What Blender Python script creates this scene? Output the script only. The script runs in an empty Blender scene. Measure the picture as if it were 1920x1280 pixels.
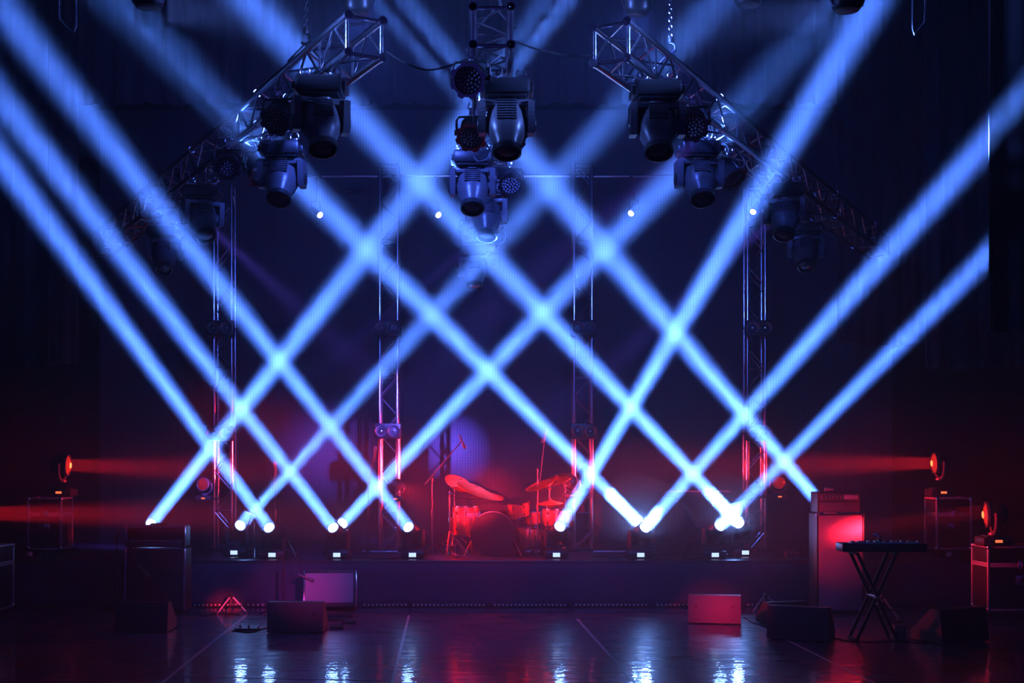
import bpy, bmesh, math, random
from mathutils import Vector, Matrix, Quaternion
random.seed(7)
PI = math.pi
S = bpy.context.scene
C = S.collection
R = math.radians

# ------------------------------------------------------------------ camera
F = 2400.0; CX, CY = 918.0, 874.0; EYE = 1.73
def P(px, py, d):
    """point seen at photo pixel (px,py) at distance d down the stage"""
    return Vector(((px - CX) * d / F, d, EYE + (CY - py) * d / F))
def PF(px, py, z=0.0):
    d = (EYE - z) * F / (py - CY)
    return Vector(((px - CX) * d / F, d, z))
cam = bpy.data.cameras.new('camera'); co = bpy.data.objects.new('camera', cam); C.objects.link(co)
cam.sensor_width = 36; cam.lens = F / 1920 * 36
cam.shift_x = (960 - CX) / 1920; cam.shift_y = (CY - 640) / 1920
cam.clip_end = 200
co.location = (0, 0, EYE); co.rotation_euler = (PI / 2, 0, 0); S.camera = co

# ------------------------------------------------------------------ world, exposure, sampling
S.view_settings.view_transform = 'Standard'; S.view_settings.look = 'None'
S.view_settings.gamma = 1; S.view_settings.exposure = 0.0
w = bpy.data.worlds.new('world'); S.world = w; w.use_nodes = True
bg = w.node_tree.nodes['Background']; bg.inputs[0].default_value = (0.10, 0.08, 1, 1); bg.inputs[1].default_value = 0.06
cy = S.cycles
cy.max_bounces = 4; cy.diffuse_bounces = 2; cy.glossy_bounces = 3; cy.transmission_bounces = 2
cy.volume_bounces = 2; cy.use_denoising = True; cy.sample_clamp_indirect = 4; cy.sample_clamp_direct = 0
cy.caustics_reflective = False; cy.caustics_refractive = False; cy.use_light_tree = True

# ------------------------------------------------------------------ lamp light (fixtures further down, none for the added front red lamps)
def dep(py): return 1 / (.0617 + .0000456 * (985 - py))
# lens pixel, lens depth, pixel the beam passes, strength, label
BEAMS = [
 ((284, 981), 16.40, (827, 293), 1.0, 'beam moving head hidden behind the left guitar amplifier head, its lens peeking over the top'),
 ((451, 984), 16.45, (857, 537), .85, 'beam moving head second from the left end of the riser row, aimed up right'),
 ((504, 988), 16.0, (33, 340), 1.1, 'beam moving head above the left boom microphone stand, aimed up left'),
 ((624, 988), 16.0, (117, 333), 1.1, 'beam moving head above the pale tilted combo amplifier, front one of the touching pair'),
 ((643, 980), 16.45, (1133, 467), 1.1, 'beam moving head half hidden behind the one above the pale combo amplifier, aimed up right'),
 ((765, 987), 16.0, (250, 327), 1.1, 'beam moving head on the riser just left of the drum kit, aimed up left'),
 ((1050, 986), 16.0, (1268, 620), 1.5, 'beam moving head just right of the bass drum, throwing the steepest beam'),
 ((1196, 978), 16.45, (690, 470), 1.5, 'beam moving head behind the one above the red lit monitor, aimed up left'),
 ((1210, 988), 16.0, (1757, 370), 1.5, 'beam moving head on the riser nearly above the red lit floor monitor, aimed up right'),
 ((1350, 985), 16.0, (1813, 517), 1.3, 'beam moving head on the riser edge under the music stand, aimed far right'),
 ((1385, 980), 16.45, (793, 347), 1.5, 'beam moving head at the back under the music stand, aimed up left'),
 ((1572, 984), 16.45, (1135, 470), 1.2, 'beam moving head hidden behind the tall bass speaker cabinet, aimed up left'),
]
BLUE = (.070, .205, 1.0); VIOLET = (.14, .09, 1.0); RED = (1.0, .012, .03)
def lamp_light(name, loc, d, size, spread, power, col, shape='SQUARE'):
    l = bpy.data.lights.new(name, 'AREA'); l.shape = shape; l.size = size; l.spread = R(spread); l.energy = power; l.color = col
    o = bpy.data.objects.new(name, l); C.objects.link(o); o.location = loc
    o.rotation_euler = d.to_track_quat('-Z', 'Y').to_euler(); return o
BP = 112.0
for lens, dl, tgt, k, lab in BEAMS:
    a = P(*lens, dl); d = (P(*tgt, dep(tgt[1])) - a).normalized()
    lamp_light('beam_light', a + d * .012, d, .125, 2.2, BP * k, BLUE)
    lamp_light('lens_glow_light', a + d * .010, d, .14, 180, 7.0 if lens[0] in (1196, 1210, 1385) else 1.8, (.16, .34, 1), 'DISK')
# violet washes from the truss ends, and pin spots on the back pipe
WASH = [((394, 426), 12.35, (700, 705), 16.4, .3), ((1442, 418), 12.4, (1130, 700), 14.6, .35),
        ((880, 462), 13.5, (560, 730), 15.5, .14), ((1302, 268), 9.3, (860, 640), 14.0, .28)]
for a, da, b, db, k in WASH:
    A = P(*a, da); d = (P(*b, db) - A).normalized()
    lamp_light('wash_light', A + d * .03, d, .08, 8.5, 50 * k, VIOLET)
PIN = [((600, 403), (700, 492)), ((822, 403), (905, 470)), ((1183, 400), (1100, 480)), ((1412, 397), (1330, 520))]
for a, b in PIN:
    A = P(*a, 17.2); d = (P(*b, 16.55) - A).normalized()
    lamp_light('pin_light', A + d * .02, d, .035, 3.5, 4.0, (.35, .3, 1))
# red washes standing on the flight cases
REDL = [((124, 872), 16.45, (900, 893), 16.6, 14, 26), ((1748, 868), 16.6, (900, 880), 17.0, 14, 36),
        ((1846, 958), 14.4, (1634, 990), 14.95, 11, 10), ((-34, 962), 14.4, (905, 968), 14.5, 11, 24)]
for a, da, b, db, sp, pw in REDL:
    A = P(*a, da); d = (P(*b, db) - A).normalized()
    lamp_light('red_wash_light', A + d * .03, d, .15, sp, pw, RED)
    lamp_light('red_field_light', A + d * .032, d, .15, 50, 5 if a[1] < 900 else 2.5, RED)

# blue fill added at the unlit hanging lamps, for the back and the trusses
for px, py, k in [(670, 26, 1), (1197, 28, 1)]:
    lamp_light('added_blue_fill', P(px, py, 9.05) + Vector((0, .12, .02)), Vector((-.0, 1, -.22)), .18, 110, 70 * k, (.06, .13, 1))
for px, py, tx in [(278, 16, .5), (1588, 22, -.5)]:
    a = P(px, py, 8.0); d = (Vector((tx, 8.9, 4.7)) - a).normalized()
    lamp_light('added_blue_fill', a + d * .12, d, .16, 44, 26, (.11, .22, 1))
# added unseen red lamps out front, each narrowed onto its target
f0 = Vector((1.2, 1.0, 2.75)); d = (PF(1346, 1160) + Vector((0, 0, .1)) - f0).normalized()
lamp_light('added_front_red', f0, d, .15, 4.0, 1.9, (1, .01, .10))
d = (PF(560, 1150) + Vector((0, 0, .3)) - f0).normalized()
lamp_light('added_front_red', f0, d, .15, 5, 1.3, (1, .03, .5))
d = (PF(430, 1148) + Vector((0, 0, .1)) - f0).normalized()
lamp_light('added_front_red', f0, d, .12, 1.8, .9, RED)
for px, py, k in [(880, 925, 5), (1030, 945, 6)]:
    f1 = Vector((-1.6, 1.2, 2.2)); d = (P(px, py, 16.6) - f1).normalized()
    lamp_light('added_front_red', f1, d, .15, 3.6, k, RED)
# red wash heads on the two middle towers, turned on the drums
for a, b in [((742, 909), (900, 990)), ((1072, 903), (960, 985))]:
    A = P(*a, 16.98); d = (P(*b, 16.4) - A).normalized()
    lamp_light('red_drum_light', A + d * .03, d, .10, 80, 24, RED)

# ------------------------------------------------------------------ materials
def mat(name, col, rough=.5, metal=0.0, spec=.5, bump=0, bscale=200, coat=0, emit=None, es=0, bstretch=None):
    m = bpy.data.materials.new(name); m.use_nodes = True; nt = m.node_tree; b = nt.nodes['Principled BSDF']
    b.inputs['Base Color'].default_value = (*col, 1); b.inputs['Roughness'].default_value = rough
    b.inputs['Metallic'].default_value = metal; b.inputs['Specular IOR Level'].default_value = spec
    b.inputs['Coat Weight'].default_value = coat
    tc = nt.nodes.new('ShaderNodeTexCoord'); n = nt.nodes.new('ShaderNodeTexNoise'); n.inputs['Scale'].default_value = bscale
    nt.links.new(tc.outputs['Object'], n.inputs['Vector'])
    rr = nt.nodes.new('ShaderNodeMapRange'); rr.inputs[3].default_value = max(0, rough - .06); rr.inputs[4].default_value = min(1, rough + .08)
    nt.links.new(n.outputs['Fac'], rr.inputs[0]); nt.links.new(rr.outputs[0], b.inputs['Roughness'])
    if bump:
        bp = nt.nodes.new('ShaderNodeBump'); bp.inputs['Strength'].default_value = bump; bp.inputs['Distance'].default_value = .004
        nt.links.new(n.outputs['Fac'], bp.inputs['Height']); nt.links.new(bp.outputs[0], b.inputs['Normal'])
    if emit:
        b.inputs['Emission Color'].default_value = (*emit, 1); b.inputs['Emission Strength'].default_value = es
        m.cycles.emission_sampling = 'NONE'
    return m
ALU = mat('aluminium', (.72, .72, .76), .17, 1, bscale=60)
BRUSH = mat('brushed_aluminium', (.6, .6, .62), .42, .8, bscale=60)
PAINTED_RED = mat('red_light_painted_lens', (.12, .01, .01), .15, emit=(1, .03, .03), es=.22)  # weak red emission stands in for red light falling on the lens
BLK = mat('black_metal', (.018, .018, .02), .38, 0, .5, bscale=80)
GREY = mat('grey_plastic', (.10, .10, .11), .3, bscale=90)
RUB = mat('black_rubber', (.010, .010, .010), .75, spec=.2)
TOLEX = mat('black_vinyl', (.012, .011, .013), .45, bump=.4, bscale=500)
LAM = mat('black_laminate', (.018, .014, .016), .35, bump=.15, bscale=300)
CHROME = mat('chrome', (.8, .8, .82), .12, 1)
CLOTHG = mat('grille_cloth', (.30, .27, .33), .9, spec=.1, bump=.6, bscale=420)
SHELL = mat('drum_shell', (.62, .13, .08), .25, .4, coat=.6, bump=.2, bscale=350)
HEADB = mat('drum_head_black', (.008, .008, .012), .5, spec=.2)
HEADW = mat('drum_head_white', (.6, .6, .6), .4)
BRONZE = mat('bronze', (.55, .13, .03), .36, .6, bump=.2, bscale=40)
GLASS = mat('lens_glass', (.05, .05, .06), .06, 0, 1, coat=1)
LED = mat('led_dots', (.35, .33, .38), .2, .3)
LENSON = mat('lit_lens', (.02, .02, .02), .2, emit=(.20, .38, 1), es=8)
PINON = mat('lit_pin_lens', (.02, .02, .02), .2, emit=(.75, .70, 1), es=6)
REDON = mat('lit_red_lens', (.05, .01, .01), .2, emit=(1, .16, .04), es=4)
REDDIM = mat('glowing_red_lens', (.10, .01, .01), .15, emit=(1, .03, .02), es=.55)
SCREEN = mat('display', (.02, .02, .02), .3, emit=(.45, .62, 1), es=1.6)
SMALLRED = mat('red_display', (.02, .02, .02), .3, emit=(1, .15, .05), es=1.5)
WHITEP = mat('pale_plastic', (.5, .5, .5), .4)

TAPE = mat('floor_tape', (.4, .4, .46), .3)
def curtain_mat(name, col, rough=.9):
    m = mat(name, col, rough, spec=.15, bump=.3, bscale=120)
    m.node_tree.nodes['Principled BSDF'].inputs['Sheen Weight'].default_value = .15
    return m
CUR = curtain_mat('black_curtain', (.030, .028, .034))
CURB = curtain_mat('border_curtain', (.075, .07, .085))
SKIRT = curtain_mat('skirt_cloth', (.045, .045, .085))
WALLM = mat('black_wall', (.01, .01, .012), .9, spec=.1, bump=.2, bscale=20)

# floor: dark glossy dance vinyl with dull streaks
FLOOR = bpy.data.materials.new('glossy_floor'); FLOOR.use_nodes = True
nt = FLOOR.node_tree; b = nt.nodes['Principled BSDF']; N = nt.nodes.new; K = nt.links.new
tc = N('ShaderNodeTexCoord'); mp = N('ShaderNodeMapping'); mp.inputs['Scale'].default_value = (1.3, 7.0, 1)
K(tc.outputs['Object'], mp.inputs[0])
n1 = N('ShaderNodeTexNoise'); n1.inputs['Scale'].default_value = 1.6; n1.inputs['Detail'].default_value = 6; K(mp.outputs[0], n1.inputs['Vector'])
n2 = N('ShaderNodeTexNoise'); n2.inputs['Scale'].default_value = 8.0; n2.inputs['Detail'].default_value = 3; K(tc.outputs['Object'], n2.inputs['Vector'])
cr = N('ShaderNodeMapRange'); cr.inputs[1].default_value = .3; cr.inputs[2].default_value = .7; cr.inputs[3].default_value = .22; cr.inputs[4].default_value = .42
K(n1.outputs['Fac'], cr.inputs[0]); K(cr.outputs[0], b.inputs['Roughness'])
mx = N('ShaderNodeMix'); mx.data_type = 'RGBA'; mx.inputs[6].default_value = (.03, .028, .045, 1); mx.inputs[7].default_value = (.10, .09, .13, 1)
K(n1.outputs['Fac'], mx.inputs[0]); K(mx.outputs[2], b.inputs['Base Color'])
bp = N('ShaderNodeBump'); bp.inputs['Strength'].default_value = .5; bp.inputs['Distance'].default_value = .006
K(n2.outputs['Fac'], bp.inputs['Height']); K(bp.outputs[0], b.inputs['Normal']); K(bp.outputs[0], b.inputs['Coat Normal'])
b.inputs['Coat Weight'].default_value = .6; b.inputs['Coat Roughness'].default_value = .04
b.inputs['Specular IOR Level'].default_value = .8

# video wall: fine dark grid of slots
GRID = bpy.data.materials.new('video_wall'); GRID.use_nodes = True
nt = GRID.node_tree; b = nt.nodes['Principled BSDF']; N = nt.nodes.new; K = nt.links.new
tc = N('ShaderNodeTexCoord'); sx = N('ShaderNodeSeparateXYZ'); K(tc.outputs['Object'], sx.inputs[0])
def stripes(out, freq, lo):
    m1 = N('ShaderNodeMath'); m1.operation = 'MULTIPLY'; m1.inputs[1].default_value = freq; K(out, m1.inputs[0])
    m2 = N('ShaderNodeMath'); m2.operation = 'SINE'; K(m1.outputs[0], m2.inputs[0])
    m3 = N('ShaderNodeMapRange'); m3.inputs[1].default_value = -.6; m3.inputs[2].default_value = .6; m3.inputs[3].default_value = lo; m3.inputs[4].default_value = 1
    K(m2.outputs[0], m3.inputs[0]); return m3.outputs[0]
a1 = stripes(sx.outputs['X'], 2 * PI / .042, .35); a2 = stripes(sx.outputs['Z'], 2 * PI / .042, .7)
mm = N('ShaderNodeMath'); mm.operation = 'MULTIPLY'; K(a1, mm.inputs[0]); K(a2, mm.inputs[1])
mx = N('ShaderNodeMix'); mx.data_type = 'RGBA'; mx.inputs[6].default_value = (.006, .006, .008, 1); mx.inputs[7].default_value = (.085, .08, .095, 1)
K(mm.outputs[0], mx.inputs[0]); K(mx.outputs[2], b.inputs['Base Color']); b.inputs['Roughness'].default_value = .6

# ------------------------------------------------------------------ mesh helpers
def frame_to(d, up=Vector((0, 0, 1))):
    d = d.normalized(); x = up.cross(d)
    if x.length < 1e-4: x = Vector((1, 0, 0)).cross(d)
    if x.length < 1e-4: x = Vector((0, 1, 0))
    x.normalize(); y = d.cross(x)
    return Matrix((x, y, d)).transposed()
class MB:
    def __init__(s): s.v = []; s.f = []
    def add(s, vs, fs):
        o = len(s.v); s.v += [tuple(v) for v in vs]; s.f += [tuple(i + o for i in f) for f in fs]; return s
    def box(s, c, size, rot=None, bev=.0):
        c = Vector(c); x, y, z = (k / 2 for k in size); bev = min(bev, x * .45, y * .45, z * .45)
        if bev <= 0:
            vs = [Vector((i * x, j * y, k * z)) for i in (-1, 1) for j in (-1, 1) for k in (-1, 1)]
            fs = [(0, 1, 3, 2), (4, 6, 7, 5), (0, 4, 5, 1), (2, 3, 7, 6), (0, 2, 6, 4), (1, 5, 7, 3)]
        else:
            bm = bmesh.new(); bmesh.ops.create_cube(bm, size=1)
            for v in bm.verts: v.co = Vector((v.co.x * 2 * x, v.co.y * 2 * y, v.co.z * 2 * z))
            bmesh.ops.bevel(bm, geom=list(bm.edges), offset=bev, segments=2, affect='EDGES', profile=.5)
            bm.verts.index_update(); vs = [v.co.copy() for v in bm.verts]; fs = [tuple(v.index for v in f.verts) for f in bm.faces]; bm.free()
        if rot is not None: vs = [rot @ v for v in vs]
        return s.add([v + c for v in vs], fs)
    def cyl(s, a, b, r0, r1=None, n=12, caps=True):
        a = Vector(a); b = Vector(b); r1 = r0 if r1 is None else r1; m = frame_to(b - a)
        vs = []
        for p, r in ((a, r0), (b, r1)):
            for i in range(n):
                t = 2 * PI * i / n; vs.append(p + m @ Vector((r * math.cos(t), r * math.sin(t), 0)))
        fs = [(i, (i + 1) % n, n + (i + 1) % n, n + i) for i in range(n)]
        if caps: fs += [tuple(reversed(range(n))), tuple(range(n, 2 * n))]
        return s.add(vs, fs)
    def lathe(s, prof, n=24, mtx=None, loc=(0, 0, 0), squash=1.0):
        loc = Vector(loc); mtx = mtx or Matrix.Identity(3); vs = []
        for r, z in prof:
            for i in range(n):
                t = 2 * PI * i / n; vs.append(loc + mtx @ Vector((r * math.cos(t), r * math.sin(t) * squash, z)))
        fs = []
        for k in range(len(prof) - 1):
            for i in range(n):
                j = (i + 1) % n; fs.append((k * n + i, k * n + j, (k + 1) * n + j, (k + 1) * n + i))
        fs.append(tuple(reversed(range(n)))); fs.append(tuple(range((len(prof) - 1) * n, len(prof) * n)))
        return s.add(vs, fs)
    def tube(s, pts, r, n=8):
        pts = [Vector(p) for p in pts]; vs = []; x = None
        for i, p in enumerate(pts):
            d = (pts[min(i + 1, len(pts) - 1)] - pts[max(i - 1, 0)]).normalized()
            if x is None: x = frame_to(d).col[0].copy()
            x = (x - d * x.dot(d)).normalized(); y = d.cross(x)
            for k in range(n):
                t = 2 * PI * k / n; vs.append(p + x * (r * math.cos(t)) + y * (r * math.sin(t)))
        fs = [(i * n + k, i * n + (k + 1) % n, (i + 1) * n + (k + 1) % n, (i + 1) * n + k) for i in range(len(pts) - 1) for k in range(n)]
        fs += [tuple(reversed(range(n))), tuple(range((len(pts) - 1) * n, len(pts) * n))]
        return s.add(vs, fs)
    def prism(s, poly, x0, x1):      # polygon in (y,z), extruded along x
        n = len(poly); vs = [Vector((x0, y, z)) for y, z in poly] + [Vector((x1, y, z)) for y, z in poly]
        return s.add(vs, [tuple(range(n)), tuple(reversed(range(n, 2 * n)))] + [(i, n + i, n + (i + 1) % n, (i + 1) % n) for i in range(n)])
    def build(s, name, m, parent=None, loc=None, bevel=0, matrix=None, sharp=35):
        me = bpy.data.meshes.new(name); me.from_pydata(s.v, [], s.f)
        bm = bmesh.new(); bm.from_mesh(me); bmesh.ops.recalc_face_normals(bm, faces=bm.faces); bm.to_mesh(me); bm.free()
        me.materials.append(m); me.polygons.foreach_set('use_smooth', [True] * len(me.polygons)); me.set_sharp_from_angle(angle=R(sharp))
        o = bpy.data.objects.new(name, me); C.objects.link(o)
        if parent: o.parent = parent
        if loc is not None: o.location = loc
        return o
def tag(o, label=None, cat=None, group=None, kind=None):
    if label: o['label'] = label
    if cat: o['category'] = cat
    if group: o['group'] = group
    if kind: o['kind'] = kind
    return o
def empty(name, loc, rz=0, label=None, cat=None, group=None):
    o = bpy.data.objects.new(name, None); C.objects.link(o); o.location = loc; o.rotation_euler = (0, 0, rz); o.empty_display_size = .1
    return tag(o, label, cat, group)
def copy_tree(o, parent=None):
    c = o.copy(); C.objects.link(c); c.parent = parent
    for ch in o.children: copy_tree(ch, c)
    return c
def struct(o): o['kind'] = 'structure'; return o
def kids(o, name): return [c for c in o.children if c.name.split('.')[0] == name]

# ------------------------------------------------------------------ the room
DECK = .57; YF = 15.8
struct(MB().box((0, 12, -.05), (20, 18, .1)).build('floor', FLOOR))
struct(MB().box((0, 21.1, 5), (20, .2, 10.2)).build('wall_back', WALLM))
struct(MB().box((-10.1, 12, 5), (.2, 18.4, 10.2)).build('wall_left', WALLM))
struct(MB().box((10.1, 12, 5), (.2, 18.4, 10.2)).build('wall_right', WALLM))
struct(MB().box((0, 12, 10.1), (20.4, 18.4, .2)).build('ceiling', WALLM))
# seams taped on the floor
for i, (a, b) in enumerate([((300, 1282), (462, 1153)), ((735, 1282), (767, 1153)), ((1192, 1282), (1082, 1160)), ((1650, 1284), (1398, 1162)), ((340, 1268), (730, 1276))]):
    A = PF(*a); B = PF(*b); d = (B - A); m = frame_to(d)
    o = MB().box((A + B) / 2 + Vector((0, 0, .0012)), (d.length, .028, .0022), Matrix.Rotation(math.atan2(d.y, d.x), 3, 'Z')).build('trim_%d' % (i + 1), TAPE)
    struct(o)

# stage riser
rs = empty('stage_riser', (0, YF, 0), 0, 'long black stage riser with a cloth skirt, carrying the drums and beam lights', 'stage platform')
MB().box((0, 1.83, DECK - .03), (19.6, 3.66, .06), bev=.006).build('deck', mat('deck_black', (.035, .032, .04), .32, bump=.3, bscale=6), rs)
vs = []; fs = []; nx = 900
for j, zz in enumerate((DECK - .035, .4, .25, .1, .004)):
    for i in range(nx + 1):
        x = -9.8 + 19.6 * i / nx
        a = (.004 + .012 * j / 4) * (math.sin(x * 9 + .8 * math.sin(x * 2.1)) + .6 * math.sin(x * 21 + 2 * math.sin(x * 1.3)) * .5) + .012 * math.sin(x * 1.7 + zz * 9) * math.sin(zz * 7)
        vs.append((x, -.035 + a, zz))
for j in range(4):
    for i in range(nx): k = j * (nx + 1) + i; fs.append((k, k + 1, k + nx + 2, k + nx + 1))
o = MB().add(vs, fs).build('skirt', SKIRT, rs, sharp=80)
md = o.modifiers.new('t', 'SOLIDIFY'); md.thickness = .004
# perforated rails along the riser foot
rail = None
for k, (x0, x1) in enumerate([(340, 455), (462, 498), (680, 765), (772, 911), (924, 1063), (1076, 1215), (1228, 1293), (1398, 1430)]):
    A = PF(x0, 1138); B = PF(x1, 1138); L = B.x - A.x
    r = MB().box((L / 2, 0, .03), (L, .03, .05), bev=.004).build('floor_rail', BLK, None, (A.x, YF - .09, 0))
    n = int(L / .05); dot = None
    for i in range(n):
        if dot is None: dot = MB().cyl((0, -.013, .032), (0, -.019, .032), .012, n=10).build('lens_dot', WHITEP, r)
        else: dot = dot.copy(); C.objects.link(dot)
        dot.location = ((i + .5) * L / n, 0, 0)
    where = ['left of the small left guitar stand', 'just right of the small left guitar stand', 'just right of the pale combo amplifier',
             'below the left edge of the drums', 'under the bass drum', 'under the lamps right of the drums',
             'ending at the red lit floor monitor', 'short one right of the red lit floor monitor'][k]
    tag(r, 'low dotted rail at the riser foot, ' + where, 'floor rail', 'dotted rails along the riser foot')

# video wall, border curtain, hanging drapes
vw = MB().box((0, 0, 3.3), (12.1, .12, 6.6), bev=.01).build('video_wall', GRID, None, (.1, 19.6, DECK))
tag(vw, 'big dark mesh video wall filling the back of the stage behind the truss towers', 'video wall')
def drape(name, x0, x1, y, z0, z1, m, pitch, amp, label, cat='curtain'):
    n = max(8, int((x1 - x0) / pitch * 14)); vs = []; fs = []; rows = 5
    ph = random.random() * 6
    for j in range(rows):
        z = z0 + (z1 - z0) * j / (rows - 1)
        for i in range(n + 1):
            x = x0 + (x1 - x0) * i / n
            a = amp * (math.sin(2 * PI * x / pitch + 1.4 * math.sin(x * 1.9 + ph)) + .45 * math.sin(2 * PI * x / pitch * 2.3 + ph)) * (1.1 - .35 * j / (rows - 1))
            vs.append((x, a, z + (.015 * math.sin(x * 5 + ph) if j == 0 else 0)))
    for j in range(rows - 1):
        for i in range(n): k = j * (n + 1) + i; fs.append((k, k + 1, k + n + 2, k + n + 1))
    o = MB().add(vs, fs).build(name, m, None, (0, y, 0), sharp=80)
    md = o.modifiers.new('t', 'SOLIDIFY'); md.thickness = .012
    return tag(o, label, cat)
drape('border_curtain', -9.6, 9.6, 19.1, 7.13, 9.9, CURB, .34, .06, 'wide pleated border curtain hanging across the top of the back of the stage')
def side(px0, px1, py, d, lab):
    a = P(px0, py, d); b = P(px1, py, d); drape('side_drape', min(a.x, b.x), max(a.x, b.x), d, a.z, 9.8, CUR, .3, .035, lab)
side(1850, 2260, 622, 10.6, 'black hanging side drape at the far right that cuts off a beam')
side(1737, 2080, 690, 14.2, 'black hanging side drape, second from the right, behind the one cutting the beam')
side(-420, 92, 690, 14.2, 'black hanging side drape at the far left edge of the stage')
side(-60, 146, 682, 17.2, 'black hanging side drape on the left, the one farther back')
side(1570, 1930, 645, 17.8, 'black hanging side drape on the right, the one farthest back')

# ------------------------------------------------------------------ trusses
def truss(name, A, B, label, group, bay=.27, s=.24, up=Vector((0, 0, 1)), tr=.025, base=False):
    A = Vector(A); B = Vector(B); L = (B - A).length
    root = empty(name, A, 0, label, 'truss', group); m = frame_to(B - A, up); root.rotation_euler = m.to_euler()
    h = s / 2; cor = [(-h, -h), (h, -h), (h, h), (-h, h)]
    for x, y in cor:
        c = MB().cyl((x, y, 0), (x, y, L), tr, n=14)
        z = 0
        while z < L: c.cyl((x, y, max(0, z - .03)), (x, y, min(L, z + .03)), tr * 1.22, n=14); z += 2.0
        c.build('chord', ALU, root)
    n = int(round(L / bay)); st = L / n
    for f in range(4):
        (x0, y0), (x1, y1) = cor[f], cor[(f + 1) % 4]; c = MB()
        for k in range(n):
            z0, z1 = k * st, (k + 1) * st
            p, q = ((x0, y0, z0), (x1, y1, z1)) if (k + f // 2) % 2 == 0 else ((x1, y1, z0), (x0, y0, z1))
            c.cyl(p, q, .0085, n=8, caps=False)
        for z in (.03, L - .03): c.cyl((x0, y0, z), (x1, y1, z), .012, n=8, caps=False)
        for k in range(2, n, 7): c.cyl((x0, y0, k * st), (x1, y1, k * st), .0085, n=8, caps=False)
        c.build('lacing', ALU, root)
    if base:
        MB().box((0, 0, .006), (.5, .5, .012), bev=.003).box((0, 0, .03), (.3, .3, .04), bev=.004).build('base_plate', BLK, root)
    return root
ZT = 4.52
def cX(d): return .015
def lX(d): return -.80 - .52 * (d - 8.3)
def rX(d): return .79 + .529 * (d - 8.42)
HT = []
GT = 'horizontal lighting trusses fanning out overhead'
HT.append(truss('lighting_truss', (cX(0), 8.1, ZT), (cX(0), 17.2, ZT), 'middle horizontal truss pointing straight away from the viewer overhead', GT))
HT.append(truss('lighting_truss', (lX(8.3), 8.3, ZT), (lX(16.3), 16.3, ZT), 'left horizontal truss slanting down to the left, its far end lit red', GT))
HT.append(truss('lighting_truss', (rX(8.42), 8.42, ZT), (rX(16.3), 16.3, ZT), 'right horizontal truss slanting down to the right, its far end fading into dark', GT))
TOW = [(421, 'vertical truss tower at the far left, left of the pair of lamps on the riser', 5.55), (730, 'vertical truss tower just left of the drum kit, second from left', 5.85),
       (1092, 'vertical truss tower just right of the drum kit, second from right', 5.85), (1415, 'vertical truss tower at the far right, behind the music stand', 5.55)]
TD = 17.5; TX = []
for px, lab, top in TOW:
    x = P(px, 900, TD).x; TX.append(x)
    truss('truss_tower', (x, TD, DECK), (x, TD, top), lab, 'vertical truss towers on the riser', up=Vector((0, 1, 0)), base=True)
# pipe behind with hooks
pa = P(560, 330, 17.85); pb = P(1450, 330, 17.85)
pr = MB().cyl(pa, pb, .025, n=12)
pr = pr.build('lighting_pipe', ALU); tag(pr, 'long thin horizontal pipe running behind the tops of the truss towers', 'pipe')

# ------------------------------------------------------------------ lamps: one prototype of each kind
def arc(cx, cz, r, a0, a1, n, y=0): return [(cx + r * math.cos(a0 + (a1 - a0) * i / n), y, cz + r * math.sin(a0 + (a1 - a0) * i / n)) for i in range(n + 1)]
# A: compact beam head for the riser. head axis +Z, tilt axis X, pivot 0
HPA = .31
def proto_beam():
    r = empty('beam_moving_head', (0, 0, -50))
    b = MB().box((0, 0, .055), (.29, .24, .09), bev=.018).box((0, 0, .105), (.2, .18, .02), bev=.006)
    for x in (-.11, .11):
        for y in (-.09, .09): b.cyl((x, y, 0), (x, y, .012), .018, n=10)
    b = b.build('base', BLK, r)
    MB().box((0, -.122, .052), (.09, .006, .052), bev=.002).build('display', SCREEN, b)
    for x in (-.152, .152): MB().tube([(x, -.06, .05), (x * 1.12, -.05, .055), (x * 1.12, .05, .055), (x, .06, .05)], .008).build('handle', BLK, b)
    y = MB().cyl((0, 0, .112), (0, 0, .135), .07, n=20).box((0, 0, .145), (.28, .1, .03), bev=.012)
    for s in (-1, 1): y.prism([(-.055, .14), (.055, .14), (.04, HPA + .03), (.02, HPA + .05), (-.02, HPA + .05), (-.04, HPA + .03)], s * .118, s * .148)
    y.build('yoke', BLK, r)
    h = MB().lathe([(.055, -.17), (.085, -.15), (.098, -.08), (.098, .04), (.088, .10), (.080, .155)], 28)
    for k in range(7): h.lathe([(.1, -.13 + k * .014), (.103, -.128 + k * .014), (.103, -.122 + k * .014), (.1, -.12 + k * .014)], 28)
    for s in (-1, 1): h.cyl((s * .09, 0, 0), (s * .12, 0, 0), .035, n=16)
    h = h.build('head', BLK, r, (0, 0, HPA))
    MB().lathe([(.080, .14), (.086, .145), (.086, .17), (.076, .172), (.076, .16), (.072, .158)], 28).build('lens_ring', GREY, h)
    MB().lathe([(.0001, .166), (.035, .165), (.06, .161), (.074, .156), (.074, .15), (.0001, .15)], 28).build('lens', LENSON, h)
    return r
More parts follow.
